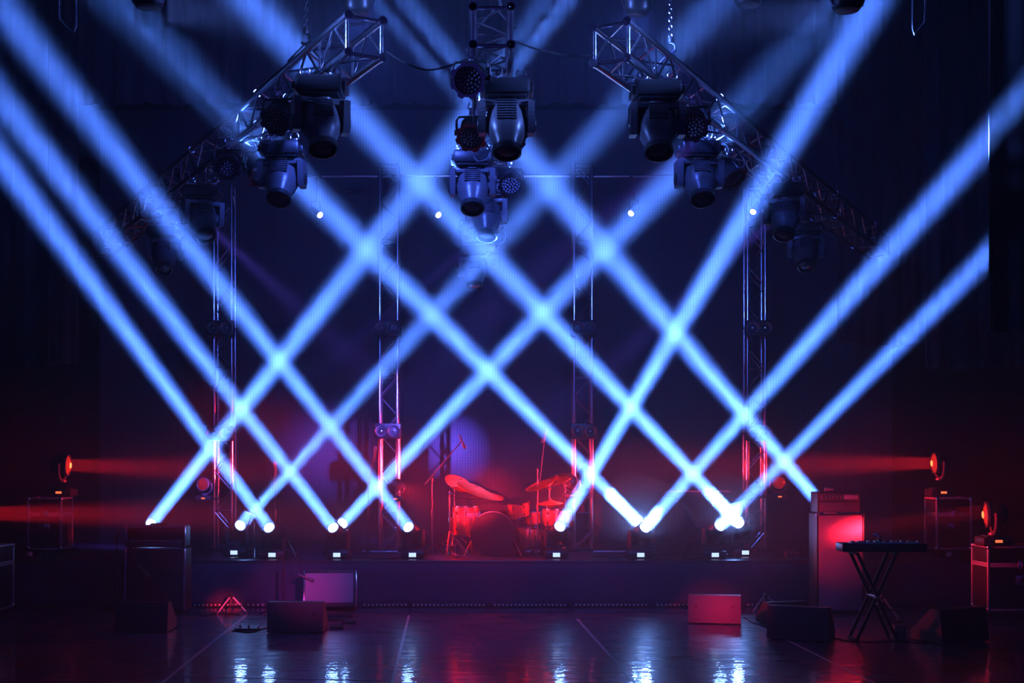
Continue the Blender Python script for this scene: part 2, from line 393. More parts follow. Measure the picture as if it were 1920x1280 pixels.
# B: big profile head, hung: built upright, root is flipped
HPB = .30
def proto_profile():
    r = empty('profile_moving_head', (0, 0, -50))
    b = MB().box((0, 0, .065), (.31, .29, .11), bev=.035).box((0, 0, .12), (.26, .24, .03), bev=.01)
    b.box((.165, 0, .07), (.03, .2, .05), bev=.01).box((-.165, 0, .07), (.03, .2, .05), bev=.01)
    b = b.build('base', BLK, r)
    for x in (-.1, .1):
        MB().box((x, 0, -.015), (.05, .06, .03), bev=.005).tube(arc(x, -.045, .033, -.3 * PI, 1.3 * PI, 12), .008).build('clamp', ALU, b)
    y = MB().cyl((0, 0, .13), (0, 0, .155), .09, n=24).box((0, 0, .165), (.34, .14, .045), bev=.018)
    for s in (-1, 1):
        y.prism([(-.085, .155), (.085, .155), (.075, HPB + .02), (.05, HPB + .065), (-.05, HPB + .065), (-.075, HPB + .02)], s * .142, s * .188)
    y = y.build('yoke', GREY, r)
    for s in (-1, 1): MB().lathe([(.048, 0), (.05, .004), (.044, .01), (.03, .011)], 20, Matrix.Rotation(s * PI / 2, 3, 'Y'), (s * .188, 0, HPB)).build('side_cap', BLK, y)
    h = MB().lathe([(.06, -.17), (.10, -.165), (.128, -.13), (.136, -.05), (.134, .04), (.115, .10), (.092, .15), (.088, .19)], 32, squash=.95)
    for k in range(9): h.box((0, .128, -.13 + k * .02), (.13, .02, .007))
    for k in range(9): h.box((0, -.128, -.13 + k * .02), (.13, .02, .007))
    for s in (-1, 1): h.cyl((s * .11, 0, 0), (s * .145, 0, 0), .05, n=20)
    h = h.build('head', GREY, r, (0, 0, HPB))
    MB().lathe([(.092, .18), (.098, .185), (.098, .225), (.086, .23), (.086, .21), (.08, .2)], 32).build('lens_ring', BLK, h)
    MB().lathe([(.0001, .222), (.04, .219), (.07, .211), (.084, .203), (.084, .195), (.0001, .195)], 32).build('lens', GLASS, h)
    return r
# C: LED par can hung in a bracket; can axis +Z from pivot
HPC = .17
def proto_par():
    r = empty('par_lamp', (0, 0, -50))
    MB().box((0, 0, .01), (.05, .05, .05), bev=.006).tube(arc(0, -.03, .032, -.3 * PI, 1.3 * PI, 12), .008).cyl((0, 0, .03), (0, 0, .045), .012).build('clamp', ALU, r)
    MB().tube([(-.125, 0, HPC), (-.125, 0, .075), (-.105, 0, .05), (.105, 0, .05), (.125, 0, .075), (.125, 0, HPC)], .009, 8).cyl((-.14, 0, HPC), (-.118, 0, HPC), .022, n=10).cyl((.118, 0, HPC), (.14, 0, HPC), .022, n=10).build('bracket', BLK, r)
    h = MB().lathe([(.04, -.13), (.075, -.12), (.092, -.09), (.096, -.02), (.10, .05), (.104, .09), (.104, .095), (.09, .095), (.09, .07), (.0001, .07)], 28)
    for k in range(5): h.lathe([(.094, -.08 + k * .02), (.1, -.078 + k * .02), (.1, -.072 + k * .02), (.094, -.07 + k * .02)], 28)
    for s in (-1, 1): h.cyl((s * .09, 0, 0), (s * .12, 0, 0), .014, n=10)
    h = h.build('can', BLK, r, (0, 0, HPC))
    g = MB(); N_ = 64; prof = []
    for i in range(N_):
        t = 2 * PI * i / N_; rr = .118 + .008 * (1 if math.sin(8 * t) > 0 else -1); prof.append((rr, t))
    vs = [Vector((q * math.cos(t), q * math.sin(t), z)) for z in (.093, .099) for q, t in prof] + [Vector((.092 * math.cos(t), .092 * math.sin(t), z)) for z in (.093, .099) for q, t in prof]
    fs = []
    for i in range(N_):
        j = (i + 1) % N_; fs += [(i, j, N_ + j, N_ + i), (N_ + i, N_ + j, 3 * N_ + j, 3 * N_ + i), (2 * N_ + i, 2 * N_ + j, j, i), (3 * N_ + i, 3 * N_ + j, 2 * N_ + j, 2 * N_ + i)]
    g.add(vs, fs).build('front_ring', ALU, h, sharp=30)
    d = MB()
    for ring, n in ((0, 1), (.028, 6), (.055, 12), (.078, 17)):
        for i in range(n):
            t = 2 * PI * i / n + ring * 9; x, y = ring * math.cos(t), ring * math.sin(t)
            d.lathe([(.0105, .07), (.0105, .077), (.007, .0815), (.0001, .083)], 8, loc=(x, y, 0))
    q = d.build('led_lenses', LED, h); q['label'] = 'cluster of small round lenses'
    return r
# D: wash head with a bulging round lens on a slim curved yoke
HPD = .36
def proto_wash():
    r = empty('wash_moving_head', (0, 0, -50))
    b = MB().box((0, 0, .06), (.34, .30, .11), bev=.025).box((0, 0, .118), (.22, .2, .02), bev=.008)
    b = b.build('base', BLK, r)
    MB().box((0, -.152, .065), (.08, .006, .03), bev=.002).build('display', SMALLRED, b)
    pts = [(-.17, 0, HPD + .02), (-.17, 0, .28)] + [( .17 * math.cos(PI + PI * i / 12), 0, .28 + .13 * math.sin(PI + PI * i / 12)) for i in range(1, 12)] + [(.17, 0, .28), (.17, 0, HPD + .02)]
    MB().tube(pts, .020, 10).cyl((0, 0, .125), (0, 0, .155), .06, n=20).build('yoke', GREY, r)
    h = MB().lathe([(.05, -.15), (.095, -.13), (.125, -.07), (.138, 0), (.140, .055), (.134, .06)], 32)
    for k in range(6): h.lathe([(.128 + k * .001, -.06 + k * .016), (.142, -.058 + k * .016), (.142, -.053 + k * .016), (.128, -.05 + k * .016)], 28)
    for s in (-1, 1): h.cyl((s * .13, 0, 0), (s * .17, 0, 0), .03, n=14)
    h = h.build('head', BLK, r, (0, 0, HPD))
    MB().lathe([(.138, .05), (.146, .056), (.146, .085), (.134, .088), (.132, .07)], 32).build('lens_ring', GREY, h)
    MB().lathe([(.0001, .115), (.05, .108), (.095, .092), (.128, .072), (.130, .064), (.0001, .064)], 32).build('lens', GLASS, h)
    return r
PR = {'beam': (proto_beam(), HPA), 'profile': (proto_profile(), HPB), 'par': (proto_par(), HPC), 'wash': (proto_wash(), HPD)}
used = set()
def place(kind, pos, aim, label, cat, group, flip=False, hp=None, lens=None, scale=1, rz=None):
    pr, hp0 = PR[kind]
    o = copy_tree(pr)
    tag(o, label, cat, group)
    o.location = pos; o.scale = (scale,) * 3
    M_ = Matrix.Rotation(PI, 3, 'X') if flip else Matrix.Identity(3)
    aim = Vector(aim).normalized()
    o.rotation_euler = (PI if flip else 0, 0, 0)
    d = M_.inverted() @ aim
    hx = Vector((d.x, d.y, 0))
    if hx.length < .05: hx = Vector((0, -1, 0))
    x = Vector((-hx.y, hx.x, 0)).normalized(); y = d.cross(x).normalized()
    rot = Matrix((x, y, d)).transposed()
    if kind == 'wash' and rz is not None: pass
    for c in o.children:
        nm = c.name.split('.')[0]
        if nm in ('yoke', 'bracket'):
            c.rotation_euler = (0, 0, math.atan2(x.y, x.x)); c.location = (0, 0, (hp - hp0) if hp else 0)
        elif nm in ('head', 'can'):
            c.rotation_euler = rot.to_euler(); c.location = (0, 0, hp or hp0)
            if lens:
                for q in c.children:
                    if q.name.split('.')[0] == 'lens' : q.data = q.data.copy(); q.data.materials[0] = lens
                MB().lathe([(.0001, .122), (.035, .12), (.042, .112), (.0001, .11)], 20).build('bulb', REDON, c)
        elif nm == 'base' and rz is not None: c.rotation_euler = (0, 0, rz)
    return o
pr_source = {k: v[0] for k, v in PR.items()}

for lens, dl, tgt, k, lab in BEAMS:
    a = P(*lens, dl); d = (P(*tgt, dep(tgt[1])) - a).normalized(); pv = a - d * .172
    place('beam', (pv.x, pv.y, DECK), d, lab, 'moving head light', 'beam moving heads along the riser', hp=pv.z - DECK)

def hang(kind, side_, d, off, aim, label):
    X = {'l': lX, 'r': rX, 'c': cX}[side_](d) + off
    cat, grp = {'profile': ('moving head light', 'profile moving heads under the trusses'), 'par': ('stage lamp', 'par lamps under the trusses')}[kind]
    z = ZT - .12 - .025 - .01
    return place(kind, (X, d, z + .02 if kind == 'par' else z - .03), aim, label, cat, grp, flip=True, scale=1.0 if kind == 'profile' else .95)
hang('profile', 'l', 8.6, -.18, (.15, -.45, -1), 'large moving head under the left truss, nearest the viewer')
hang('profile', 'l', 10.3, .17, (-.05, -.65, -1), 'moving head under the left truss, second from the near end')
hang('profile', 'l', 11.9, .0, (.3, -.5, -1), 'moving head under the left truss, third from the near end, above the far left tower')
hang('profile', 'l', 13.9, .18, (.1, -.6, -1), 'moving head under the left truss nearest its dim red far end')
hang('par', 'l', 9.3, .13, (.55, -.45, -1), 'round stage lamp peeking out below the nearest moving head of the left truss')
hang('par', 'l', 9.1, -.28, (-.1, -.8, -.6), 'round stage lamp left of the nearest moving head of the left truss')
hang('par', 'l', 10.8, .15, (.5, -.7, -.9), 'ringed stage lamp left of the second moving head of the left truss')
hang('par', 'l', 10.55, -.18, (.0, -.9, -.5), 'round stage lamp with a dark dotted face in the middle of the left truss')
hang('par', 'l', 12.4, .13, (.75, .5, -1), 'round stage lamp throwing the violet beam beside the far left tower')
hang('profile', 'r', 8.7, .20, (.0, -.5, -1), 'large moving head under the right truss, nearest the viewer')
hang('profile', 'r', 10.3, -.1, (.05, -.65, -1), 'moving head under the right truss, second from the near end')
hang('profile', 'r', 11.8, .15, (-.2, -.5, -1), 'dark moving head under the right truss, third from the near end')
hang('profile', 'r', 13.7, -.2, (-.1, -.6, -1), 'moving head under the right truss, nearest its far end')
hang('par', 'r', 9.4, -.11, (.3, -.45, -1), 'round stage lamp peeking out below the nearest moving head of the right truss')
hang('par', 'r', 9.3, .22, (-.1, -.85, -.5), 'dotted stage lamp above the second moving head of the right truss')
hang('par', 'r', 10.86, -.05, (.5, -.6, -.9), 'round stage lamp just right of the second moving head of the right truss')
hang('par', 'r', 12.4, -.17, (.35, -.7, -.8), 'round stage lamp near the top of the far right tower')
hang('par', 'c', 8.25, -.135, (-.2, -.9, -.35), 'round stage lamp at the top left of the middle truss, nearest the viewer')
hang('par', 'c', 9.55, .14, (.15, -.8, -.7), 'round stage lamp directly below the nearest moving head of the middle truss')
hang('par', 'c', 9.55, -.145, (-.1, -.8, -.7), 'round stage lamp above the second moving head of the middle truss')
hang('par', 'c', 11.2, .16, (.15, -.85, -.6), 'dotted stage lamp right of the second moving head of the middle truss')
hang('par', 'c', 13.6, -.225, (.3, -.8, -.7), 'small round stage lamp left of the brightly lit moving head on the middle truss')
hang('profile', 'c', 8.65, .10, (.0, -.35, -1), 'dark moving head on the middle truss, nearest the viewer')
hang('profile', 'c', 10.6, -.155, (.0, -.55, -1), 'moving head on the middle truss, second from the near end, its lens facing down')
hang('profile', 'c', 11.8, -.04, (.0, -.4, -1), 'moving head on the middle truss struck white by a beam')
hang('profile', 'c', 15.1, -.2, (.05, -.4, -1), 'faint moving head at the far end of the middle truss, lowest in the picture')

# chains
def chain(px, py0, d, z0, z1, label, r=.012):
    x = P(px, py0, d).x; c = MB(); z = z0; k = 0
    while z < z1:
        pts = []
        for i in range(13):
            t = 2 * PI * i / 12; u = r * math.cos(t); v = r * 1.7 * math.sin(t)
            pts.append((x + (u if k % 2 else 0), d + (0 if k % 2 else u), z + r * 1.7 + v))
        c.tube(pts, r * .28, 6); z += r * 2.6; k += 1
    o = c.build('hoist_chain', ALU); tag(o, label, 'chain', 'hoist chains holding the trusses')
    h = MB().tube([(x, d, z0 + .01), (x + .03, d, z0 - .01), (x + .035, d, z0 - .05), (x, d, z0 - .08), (x - .03, d, z0 - .06)], .011, 8).lathe([(.016, z0 - .0), (.022, z0 + .015), (.016, z0 + .045)], 12, loc=(x, d, 0)).build('hook', BLK, o)
    MB().tube([(x - .13, d, z0 - .2), (x, d, z0 - .065), (x + .13, d, z0 - .2)], .008).build('sling', BLK, o)
chain(573, 60, 9.3, 4.87, 6.2, 'hoist chain with a hook holding the left truss')
chain(1257, 60, 9.5, 4.87, 6.4, 'hoist chain with a hook holding the right truss')
chain(929, 0, 8.6, 4.87, 6.4, 'dark hoist chain dropping into the middle truss')
# loose cables between the trusses
def cable(pts, r, label, name='cable', group=None, m=None, sub=8):
    pts = [Vector(p) for p in pts]; out = []
    for i in range(len(pts) - 1):
        p0 = pts[max(i - 1, 0)]; p1 = pts[i]; p2 = pts[i + 1]; p3 = pts[min(i + 2, len(pts) - 1)]
        for k in range(sub):
            t = k / sub; out.append(.5 * ((2 * p1) + (p2 - p0) * t + (2 * p0 - 5 * p1 + 4 * p2 - p3) * t * t + (3 * p1 - p0 - 3 * p2 + p3) * t ** 3))
    out.append(pts[-1]); o = MB().tube(out, r, 6).build(name, m or RUB); return tag(o, label, 'cable', group)
cable([P(725, 96, 8.5), P(760, 118, 8.5), P(800, 131, 8.5), P(840, 124, 8.5), P(886, 106, 8.5)], .006, 'thin cable sagging between the left and middle trusses')
cable([P(958, 74, 8.4), P(1000, 90, 8.45), P(1060, 104, 8.5), P(1112, 104, 8.5)], .006, 'thin cable sagging between the middle and right trusses')
def truss_loops(fn, d0, d1, troot, n=16):
    c = MB(); rnd = random.Random(int(d0 * 10 + fn(9) * 100))
    for i in range(n):
        d = d0 + (d1 - d0) * (i + rnd.random() * .7) / n; X = fn(d) + rnd.uniform(-.12, .12); rr = rnd.uniform(.05, .11); z = ZT - .13
        pts = [(X + rr * .7 * math.sin(t), d + rr * math.cos(t * .9), z - rr * .9 + rr * math.cos(t) + rnd.uniform(-.01, .01)) for t in [k * .5 for k in range(int(rnd.uniform(9, 14)))]]
        c.tube(pts, .0055, 6)
    pts = [(fn(d) + .08 * math.sin(d * 7), d, ZT - .115 - .02 * math.sin(d * 11)) for d in [d0 + (d1 - d0) * k / 120 for k in range(121)]]
    c.tube(pts, .008, 6)
    o = c.build('cable_loom', GREY, troot); o['label'] = 'grey tangled cable loops'
    o.matrix_parent_inverse = (Matrix.Translation(troot.location) @ troot.rotation_euler.to_matrix().to_4x4()).inverted()
truss_loops(lX, 8.9, 14.5, HT[1])
truss_loops(rX, 8.9, 14.5, HT[2])
truss_loops(cX, 8.4, 15.5, HT[0])

# pin spots on the back pipe
pin = None
for i, ((a, b), lab) in enumerate(zip(PIN, ['leftmost small lit pin spot hanging behind the left truss', 'small lit pin spot just left of the middle truss', 'small lit pin spot right of the middle truss', 'rightmost small lit pin spot, in front of the far right tower top'])):
    A = P(*a, 17.2); d = (P(*b, 16.55) - A).normalized(); piv = A - d * .1
    r = empty('pin_spot', piv, 0, lab, 'spotlight', 'pin spots on the back pipe')
    MB().lathe([(.03, -.1), (.045, -.08), (.045, .08), (.05, .095), (.044, .1), (.04, .09)], 20, frame_to(d)).build('can', BLK, r)
    MB().lathe([(.0001, .128), (.02, .124), (.036, .112), (.044, .092), (.0001, .088)], 20, frame_to(d)).build('lens', PINON, r)
    zt = pa.z - piv.z - .025
    MB().tube([(-.06, 0, 0), (-.06, 0, .12), (0, .0, .14), (.06, 0, .12), (.06, 0, 0)], .006).cyl((0, 0, .14), (0, .3, zt - .02), .009).cyl((0, .3, zt - .03), (0, 17.85 - piv.y, zt + .0), .012).build('bracket', BLK, r)
# hook clamps on the pipe
hk = None
for i, (px, lab) in enumerate([(652, 'empty hook clamp on the back pipe, left of the second tower'), (1131, 'empty hook clamp on the back pipe, right of the third tower')]):
    p = P(px, 355, 17.85)
    tag(MB().tube([(0, 0, pa.z - p.z + .03), (.03, 0, pa.z - p.z + .01), (.035, 0, .05), (.035, 0, -.03), (-.03, 0, -.03), (-.03, 0, .03)], .01).build('hook_clamp', ALU, None, p), lab, 'clamp', 'hook clamps on the back pipe')

# lamps and brackets hanging into the top of the picture
def top_frame(pts, lab):
    A = P(*pts[0], 9.6); c = MB().tube([P(x, y, 9.6) - A for x, y in pts], .011, 8)
    tag(c.build('hanging_bracket', ALU, None, A), lab, 'bracket', 'metal brackets hanging at the top edge')
top_frame([(113, -60), (113, 35), (140, 60), (143, 50), (142, -60)], 'thin metal bracket dangling at the top left corner')
top_frame([(1736, -60), (1733, 42), (1713, 67), (1711, 55), (1711, -60)], 'thin metal bracket dangling at the top right')
for px, py, lab in [(278, 16, 'round dark lamp bottom at the top edge, left of the left chain'), (670, 26, 'round dark lamp bottom at the top edge above the left truss end'),
                    (1197, 28, 'round dark lamp bottom at the top edge above the right truss end'), (1403, 12, 'dim round lamp bottom at the top edge right of the right chain'), (1588, 22, 'round lamp bottom at the top edge beside the wide right beam')]:
    d = 8.0 if px in (278, 1588) else 8.9; p = P(px, py, d)
    r = empty('hanging_lamp', (p.x, d, p.z), 0, lab, 'stage lamp', 'lamps hanging into the top edge')
    MB().lathe([(.05, .0), (.075, .006), (.093, .03), (.097, .12), (.09, .3), (.06, .34)], 28).build('can', BLK, r)
    MB().tube([(-.115, 0, .45), (-.115, 0, .1), (-.09, -.02, .03), (.0, -.04, .0), (.09, -.02, .03), (.115, 0, .1), (.115, 0, .45)], .007, 8).build('bracket', ALU, r)

# fixtures on the towers: two-lamp blinders and side wash heads
bl0 = None
def blinder(tx, py, label):
    global bl0
    z = P(0, py, TD - .28).z
    if bl0 is None:
        r = empty('blinder_light', (0, 0, 0))
        MB().box((0, .03, 0), (.36, .12, .21), bev=.012).box((0, .1, 0), (.3, .06, .15), bev=.01).build('housing', BLK, r)
        for s in (-1, 1):
            q = MB().lathe([(.03, .0), (.06, .02), (.075, .045), (.08, .05), (.08, .03), (.03, -.01)], 24, Matrix.Rotation(PI / 2, 3, 'X'), (s * .085, -.02, 0)).build('reflector', GREY, r)
            MB().lathe([(.0001, .03), (.015, .026), (.022, .012), (.02, 0), (.0001, 0)], 14, Matrix.Rotation(PI / 2, 3, 'X'), (s * .085, -.02, 0)).build('bulb', CHROME, q)
        MB().tube([(-.2, .04, 0), (-.2, .13, 0), (.2, .13, 0), (.2, .04, 0)], .012).build('bracket', BLK, r)
        bl0 = r
    else: r = copy_tree(bl0)
    r.location = (tx, TD - .28, z); tag(r, label, 'blinder light', 'two lamp blinders on the towers')
for i, nm in enumerate(['far left tower', 'second tower from the left', 'third tower from the left', 'far right tower']):
    blinder(TX[i], 615, 'black two lamp blinder halfway up the ' + nm)
    blinder(TX[i], 808 if i in (1, 2) else 812, 'black two lamp blinder low on the ' + nm + ', near the red glow')
for px, py, aim, lab in [(383, 908, (-.35, -1, .05), 'round wash lamp, red light painted into its lens, left of the far left tower'), (742, 909, (.15, -1, .1), 'round wash lamp on the second tower, left of the drums'),
                         (1072, 903, (-.3, -1, .1), 'round wash lamp on the third tower, behind the right cymbals'), (1460, 905, (.05, -1, .05), 'round wash lamp, red light painted into its lens, right of the far right tower')]:
    p = P(px, py, 17.15)
    o = place('wash', (p.x, p.y + .02, p.z - HPD * .62), aim, lab, 'moving head light', 'wash heads beside the towers', scale=.62)
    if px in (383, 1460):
        for q in kids(kids(o, 'head')[0], 'lens'): q.data = q.data.copy(); q.data.materials[0] = PAINTED_RED
    bs = kids(o, 'base')[0]
    q = MB().cyl((0, .05, .05), ((TX[[383, 742, 1072, 1460].index(px)] - p.x) / .62, (TD - .15 - p.y - .02) / .62, .05), .02).build('arm', BLK, o)

# ------------------------------------------------------------------ flight cases with red wash heads
def flight_case(loc, wx, dy, h, label, rz=0, casters=True, lid=.22):
    r = empty('flight_case', loc, rz, label, 'flight case', 'black flight cases'); z0 = .09 if casters else .01
    body = MB().box((0, 0, z0 + (h - z0) / 2), (wx - .02, dy - .02, h - z0 - .02)).build('body', LAM, r)
    zl = h - lid
    e = MB()
    for sx_ in (-1, 1):
        for sy_ in (-1, 1): e.box((sx_ * (wx / 2 - .012), sy_ * (dy / 2 - .012), (z0 + h) / 2), (.03, .03, h - z0), bev=.004)
    for zz in (z0 + .012, h - .012, zl - .012, zl + .014):
        for sy_ in (-1, 1): e.box((0, sy_ * (dy / 2 - .01), zz), (wx, .024, .024), bev=.003)
        for sx_ in (-1, 1): e.box((sx_ * (wx / 2 - .01), 0, zz), (.024, dy, .024), bev=.003)
    q = e.build('edge_trim', BRUSH, r); q['label'] = 'bare aluminium edging'
    for sx_ in (-1, 1):
        for sy_ in (-1, 1):
            for zz in (z0 + .02, h - .02): MB().lathe([(.0, -.028), (.024, -.02), (.03, 0), (.024, .02), (.0, .028)], 12, loc=(sx_ * (wx / 2 - .015), sy_ * (dy / 2 - .015), zz)).build('ball_corner', CHROME, r)
            if casters:
                c = MB().cyl((sx_ * (wx / 2 - .09) - .015, sy_ * (dy / 2 - .09), .042), (sx_ * (wx / 2 - .09) + .015, sy_ * (dy / 2 - .09), .042), .041, n=18).box((sx_ * (wx / 2 - .09), sy_ * (dy / 2 - .09), .08), (.06, .06, .03)).build('caster', RUB, r)
    def latch(x, z): MB().box((x, -dy / 2 - .004, z), (.10, .012, .10), bev=.004).box((x, -dy / 2 - .012, z), (.03, .012, .05), bev=.003).build('latch', ALU, r)
    latch(0, zl)
    hd = MB().box((0, -dy / 2 - .002, zl - .17), (.15, .008, .11), bev=.003).build('handle_plate', ALU, r)
    MB().tube([(-.05, -dy / 2 - .008, zl - .14), (-.05, -dy / 2 - .03, zl - .17), (.05, -dy / 2 - .03, zl - .17), (.05, -dy / 2 - .008, zl - .14)], .008).build('handle', RUB, hd)
    return r
DC = 16.6
cc = [((92, DC), 'black flight case on the left of the riser under a red wash lamp', .44, DECK, (124, 872), (900, 905), 'left lit red wash head on the flight case on the riser'),
      ((1780, DC), 'black flight case on the right of the riser under a red wash lamp', .46, DECK, (1748, 868), (1000, 900), 'right lit red wash head on the flight case on the riser')]
for (px, d), lab, wx, z, a, b, l2 in cc:
    x = P(px, 900, d + .0).x; hgt = .76
    flight_case((x, d + .05, z), wx, .46, hgt, lab)
    A = P(*a, REDL[0][1] if px < 900 else REDL[1][1]); B = P(*b, 16.6); dv = (B - A).normalized()
    place('wash', (A.x - dv.x * .10, d, z + hgt + .002), (dv.x, dv.y, dv.z), l2, 'moving head light', 'lit red wash heads on flight cases', lens=REDDIM, hp=(A.z - z - hgt) / .95, scale=.95)
x = P(1900, 900, 14.75).x
flight_case((x, 14.75, 0), .78, .50, .83, 'large black flight case at the right edge on the floor')
A = P(1846, 958, 14.4)
place('wash', (A.x + .09, 14.37, .832), (-1, .2, -.05), 'lit red wash head on the large flight case at the right edge', 'moving head light', 'lit red wash heads on flight cases', lens=REDDIM)
x = P(-52, 900, 14.75).x
flight_case((x, 14.75, 0), .78, .50, .83, 'large black flight case cut off by the left edge')
A = P(-34, 962, 14.4)
place('wash', (A.x - .10, 14.5, .832), (1, .12, .01), 'red wash head on the case at the left edge, outside the picture', 'moving head light', 'lit red wash heads on flight cases', lens=REDDIM)
# small things beside the cases
def bowl(p, lab):
    r = empty('small_mirror_lamp', p, 0, lab, 'lamp'); MB().lathe([(.09, 0), (.1, .012), (.06, .02), (.03, .024)], 24).build('foot', BLK, r); MB().lathe([(.034, .02), (.04, .05), (.03, .075), (.01, .085)], 16).build('dome', WHITEP, r)
bowl((P(1783, 1026, 16.1).x, 16.15, DECK), 'small domed object on the riser in front of the right flight case')
bowl((P(50, 1026, 16.1).x, 16.2, DECK), 'small domed object on the riser left of the left flight case')

# ------------------------------------------------------------------ guitar amplifiers
def knobs(mbx, n, x0, x1, y, z, r=.009):
    for i in range(n): x = x0 + (x1 - x0) * i / (n - 1); mbx.cyl((x, y, z), (x, y - .016, z), r, r * .8, n=10)
    return mbx
# left stack
sx0 = P(293, 1000, 15.1).x
cb = empty('guitar_cabinet', (sx0, 15.2, 0), 0, 'black square guitar speaker cabinet with light corner edging on the left', 'speaker cabinet')
MB().prism([(-.18, .03), (.18, .03), (.18, .76), (-.13, .76), (-.18, .45)], -.35, .35).build('body', TOLEX, cb)
g = MB().box((0, -.184, .25), (.62, .01, .38), bev=.004).box((0, -.157, .6), (.62, .01, .27), Matrix.Rotation(-.16, 3, 'X'), bev=.004).build('grille', mat('dark_grille', (.03, .025, .035), .8, bump=.6, bscale=300), cb)
e = MB()
for s in (-1, 1): e.box((s * .345, -.184, .24), (.022, .018, .44), bev=.004).box((s * .345, -.158, .6), (.022, .018, .31), Matrix.Rotation(-.16, 3, 'X'), bev=.004)
e.box((0, -.133, .758), (.7, .018, .012), bev=.003).build('edging', ALU, cb)
for s in (-1, 1):
    for y in (-.14, .14): MB().cyl((s * .3, y, 0), (s * .3, y, .035), .02, n=12).build('foot', RUB, cb)
hd = empty('guitar_amp_head', (sx0, 15.2, .762), 0, 'guitar amplifier head with a row of knobs on the left cabinet', 'amplifier')
MB().box((0, 0, .145), (.70, .26, .25), bev=.014).build('body', TOLEX, hd)
for s in (-1, 1): MB().box((s * .342, -.125, .145), (.02, .02, .26), bev=.004).build('edging', ALU, hd)
MB().box((0, -.132, .255), (.66, .008, .008)).box((0, -.132, .095), (.62, .006, .008)).build('piping', CHROME, hd)
pn = MB().box((0, -.133, .06), (.62, .01, .065), bev=.003).build('control_panel', GREY, hd)
knobs(knobs(MB(), 9, -.12, .10, -.138, .052), 6, .14, .28, -.138, .052).cyl((-.1, -.138, .075), (-.1, -.145, .075), .006, n=8).cyl((-.07, -.138, .075), (-.07, -.145, .075), .006, n=8).build('knob_row', CHROME, pn)
MB().tube([(-.1, 0, .27), (-.08, 0, .285), (.08, 0, .285), (.1, 0, .27)], .01).build('handle', RUB, hd)
for s in (-1, 1):
    for y in (-.1, .1): MB().cyl((s * .3, y, 0), (s * .3, y, .022), .016, n=12).build('foot', RUB, hd)
# right bass stack
bx0 = P(1576, 1000, 15.0).x
cb = empty('bass_cabinet', (bx0, 15.2, 0), 0, 'tall bass speaker cabinet with a pale grille on the right, one strip lit red', 'speaker cabinet')
MB().box((0, 0, .6), (.55, .38, 1.15), bev=.01).build('body', TOLEX, cb)
MB().box((0, -.192, .6), (.51, .012, 1.11), bev=.004).build('grille', CLOTHG, cb)
e = MB()
for s in (-1, 1): e.box((s * .268, -.187, .6), (.016, .016, 1.15), bev=.003)
e.build('edging', BLK, cb)
for s in (-1, 1):
    for z in (.04, 1.16): MB().lathe([(0, -.026), (.022, -.018), (.026, 0), (.022, .018), (0, .026)], 10, loc=(s * .262, -.18, z)).build('corner', CHROME, cb)
    MB().cyl((s * .22, -.12, 0), (s * .22, -.12, .03), .02, n=10).cyl((s * .22, .12, 0), (s * .22, .12, .03), .02, n=10).build('foot', RUB, cb)
hd = empty('bass_amp_head', (bx0 - .01, 15.2, 1.178), 0, 'bass amplifier head on top of the tall pale grille cabinet', 'amplifier')
MB().box((0, 0, .13), (.50, .32, .24), bev=.01).build('body', TOLEX, hd)
MB().box((0, -.163, .075), (.46, .008, .11), bev=.003).build('grille', mat('mid_grille', (.12, .10, .13), .8, bump=.5, bscale=300), hd)
pn = MB().box((0, -.163, .19), (.47, .008, .085), bev=.003).build('control_panel', GREY, hd)
knobs(MB(), 6, -.2, .02, -.168, .19).box((.14, -.17, .19), (.17, .006, .05), bev=.002).build('knob_row', WHITEP, pn)
MB().box((0, -.166, .012), (.5, .012, .01)).build('lower_trim', ALU, hd)
tn = empty('tuner_box', (P(1557, 900, 15.1).x, 15.15, 1.178 + .252), 0, 'small dark box sitting on the bass amplifier head', 'box')
MB().box((0, 0, .025), (.10, .09, .045), bev=.006).build('body', GREY, tn); MB().box((0, -.047, .027), (.07, .004, .02), bev=.001).build('window', WHITEP, tn)
for i in range(2):
    o = MB().box((0, 0, .006), (.08, .05, .010), bev=.003).build('picks_tin', WHITEP, None, (P(1552 + 12 * i, 960, 15).x - .0, 14.985 + .02, 1.1765))
    o.name = 'small_tin'; tag(o, ['small pale tin lying on the bass cabinet, the left one', 'small pale tin lying on the bass cabinet, the right one'][i], 'tin', 'tins on the bass cabinet'); o.scale = (.8 if i else 1, .5, 1)
# pale tilted combo
cp = PF(619, 1156); tilt = .26
cb = empty('combo_amplifier', (cp.x, cp.y, 0), R(4), 'combo guitar amplifier with a pale square grille tilted back on a stand', 'amplifier')
rot = Matrix.Rotation(-tilt, 3, 'X')
MB().box((0, .12, .29), (.60, .25, .42), rot, bev=.012).build('body', TOLEX, cb)
fr = rot @ Vector((0, -.128, 0)); MB().box((-.01, .12 + fr.y, .29 + fr.z + .01), (.55, .012, .345), rot, bev=.004).build('grille', CLOTHG, cb)
e = MB()
for s in (-1, 1): e.box((s * .298, .12 + fr.y, .29 + fr.z), (.012, .012, .42), rot, bev=.003)
e.build('edging', CHROME, cb)
tp = rot @ Vector((0, -.05, .212)); knobs(MB(), 10, -.22, .22, .12 + tp.y, .29 + tp.z + .008, .01).build('knob_row', BLK, cb)
MB().tube([(-.24, -.1, .012), (-.24, .28, .012), (-.24, .22, .3)], .012).tube([(.24, -.1, .012), (.24, .28, .012), (.24, .22, .3)], .012).cyl((-.24, .1, .06), (.24, .1, .06), .01).box((0, .08, .06), (.56, .3, .03)).build('stand', BLK, cb)

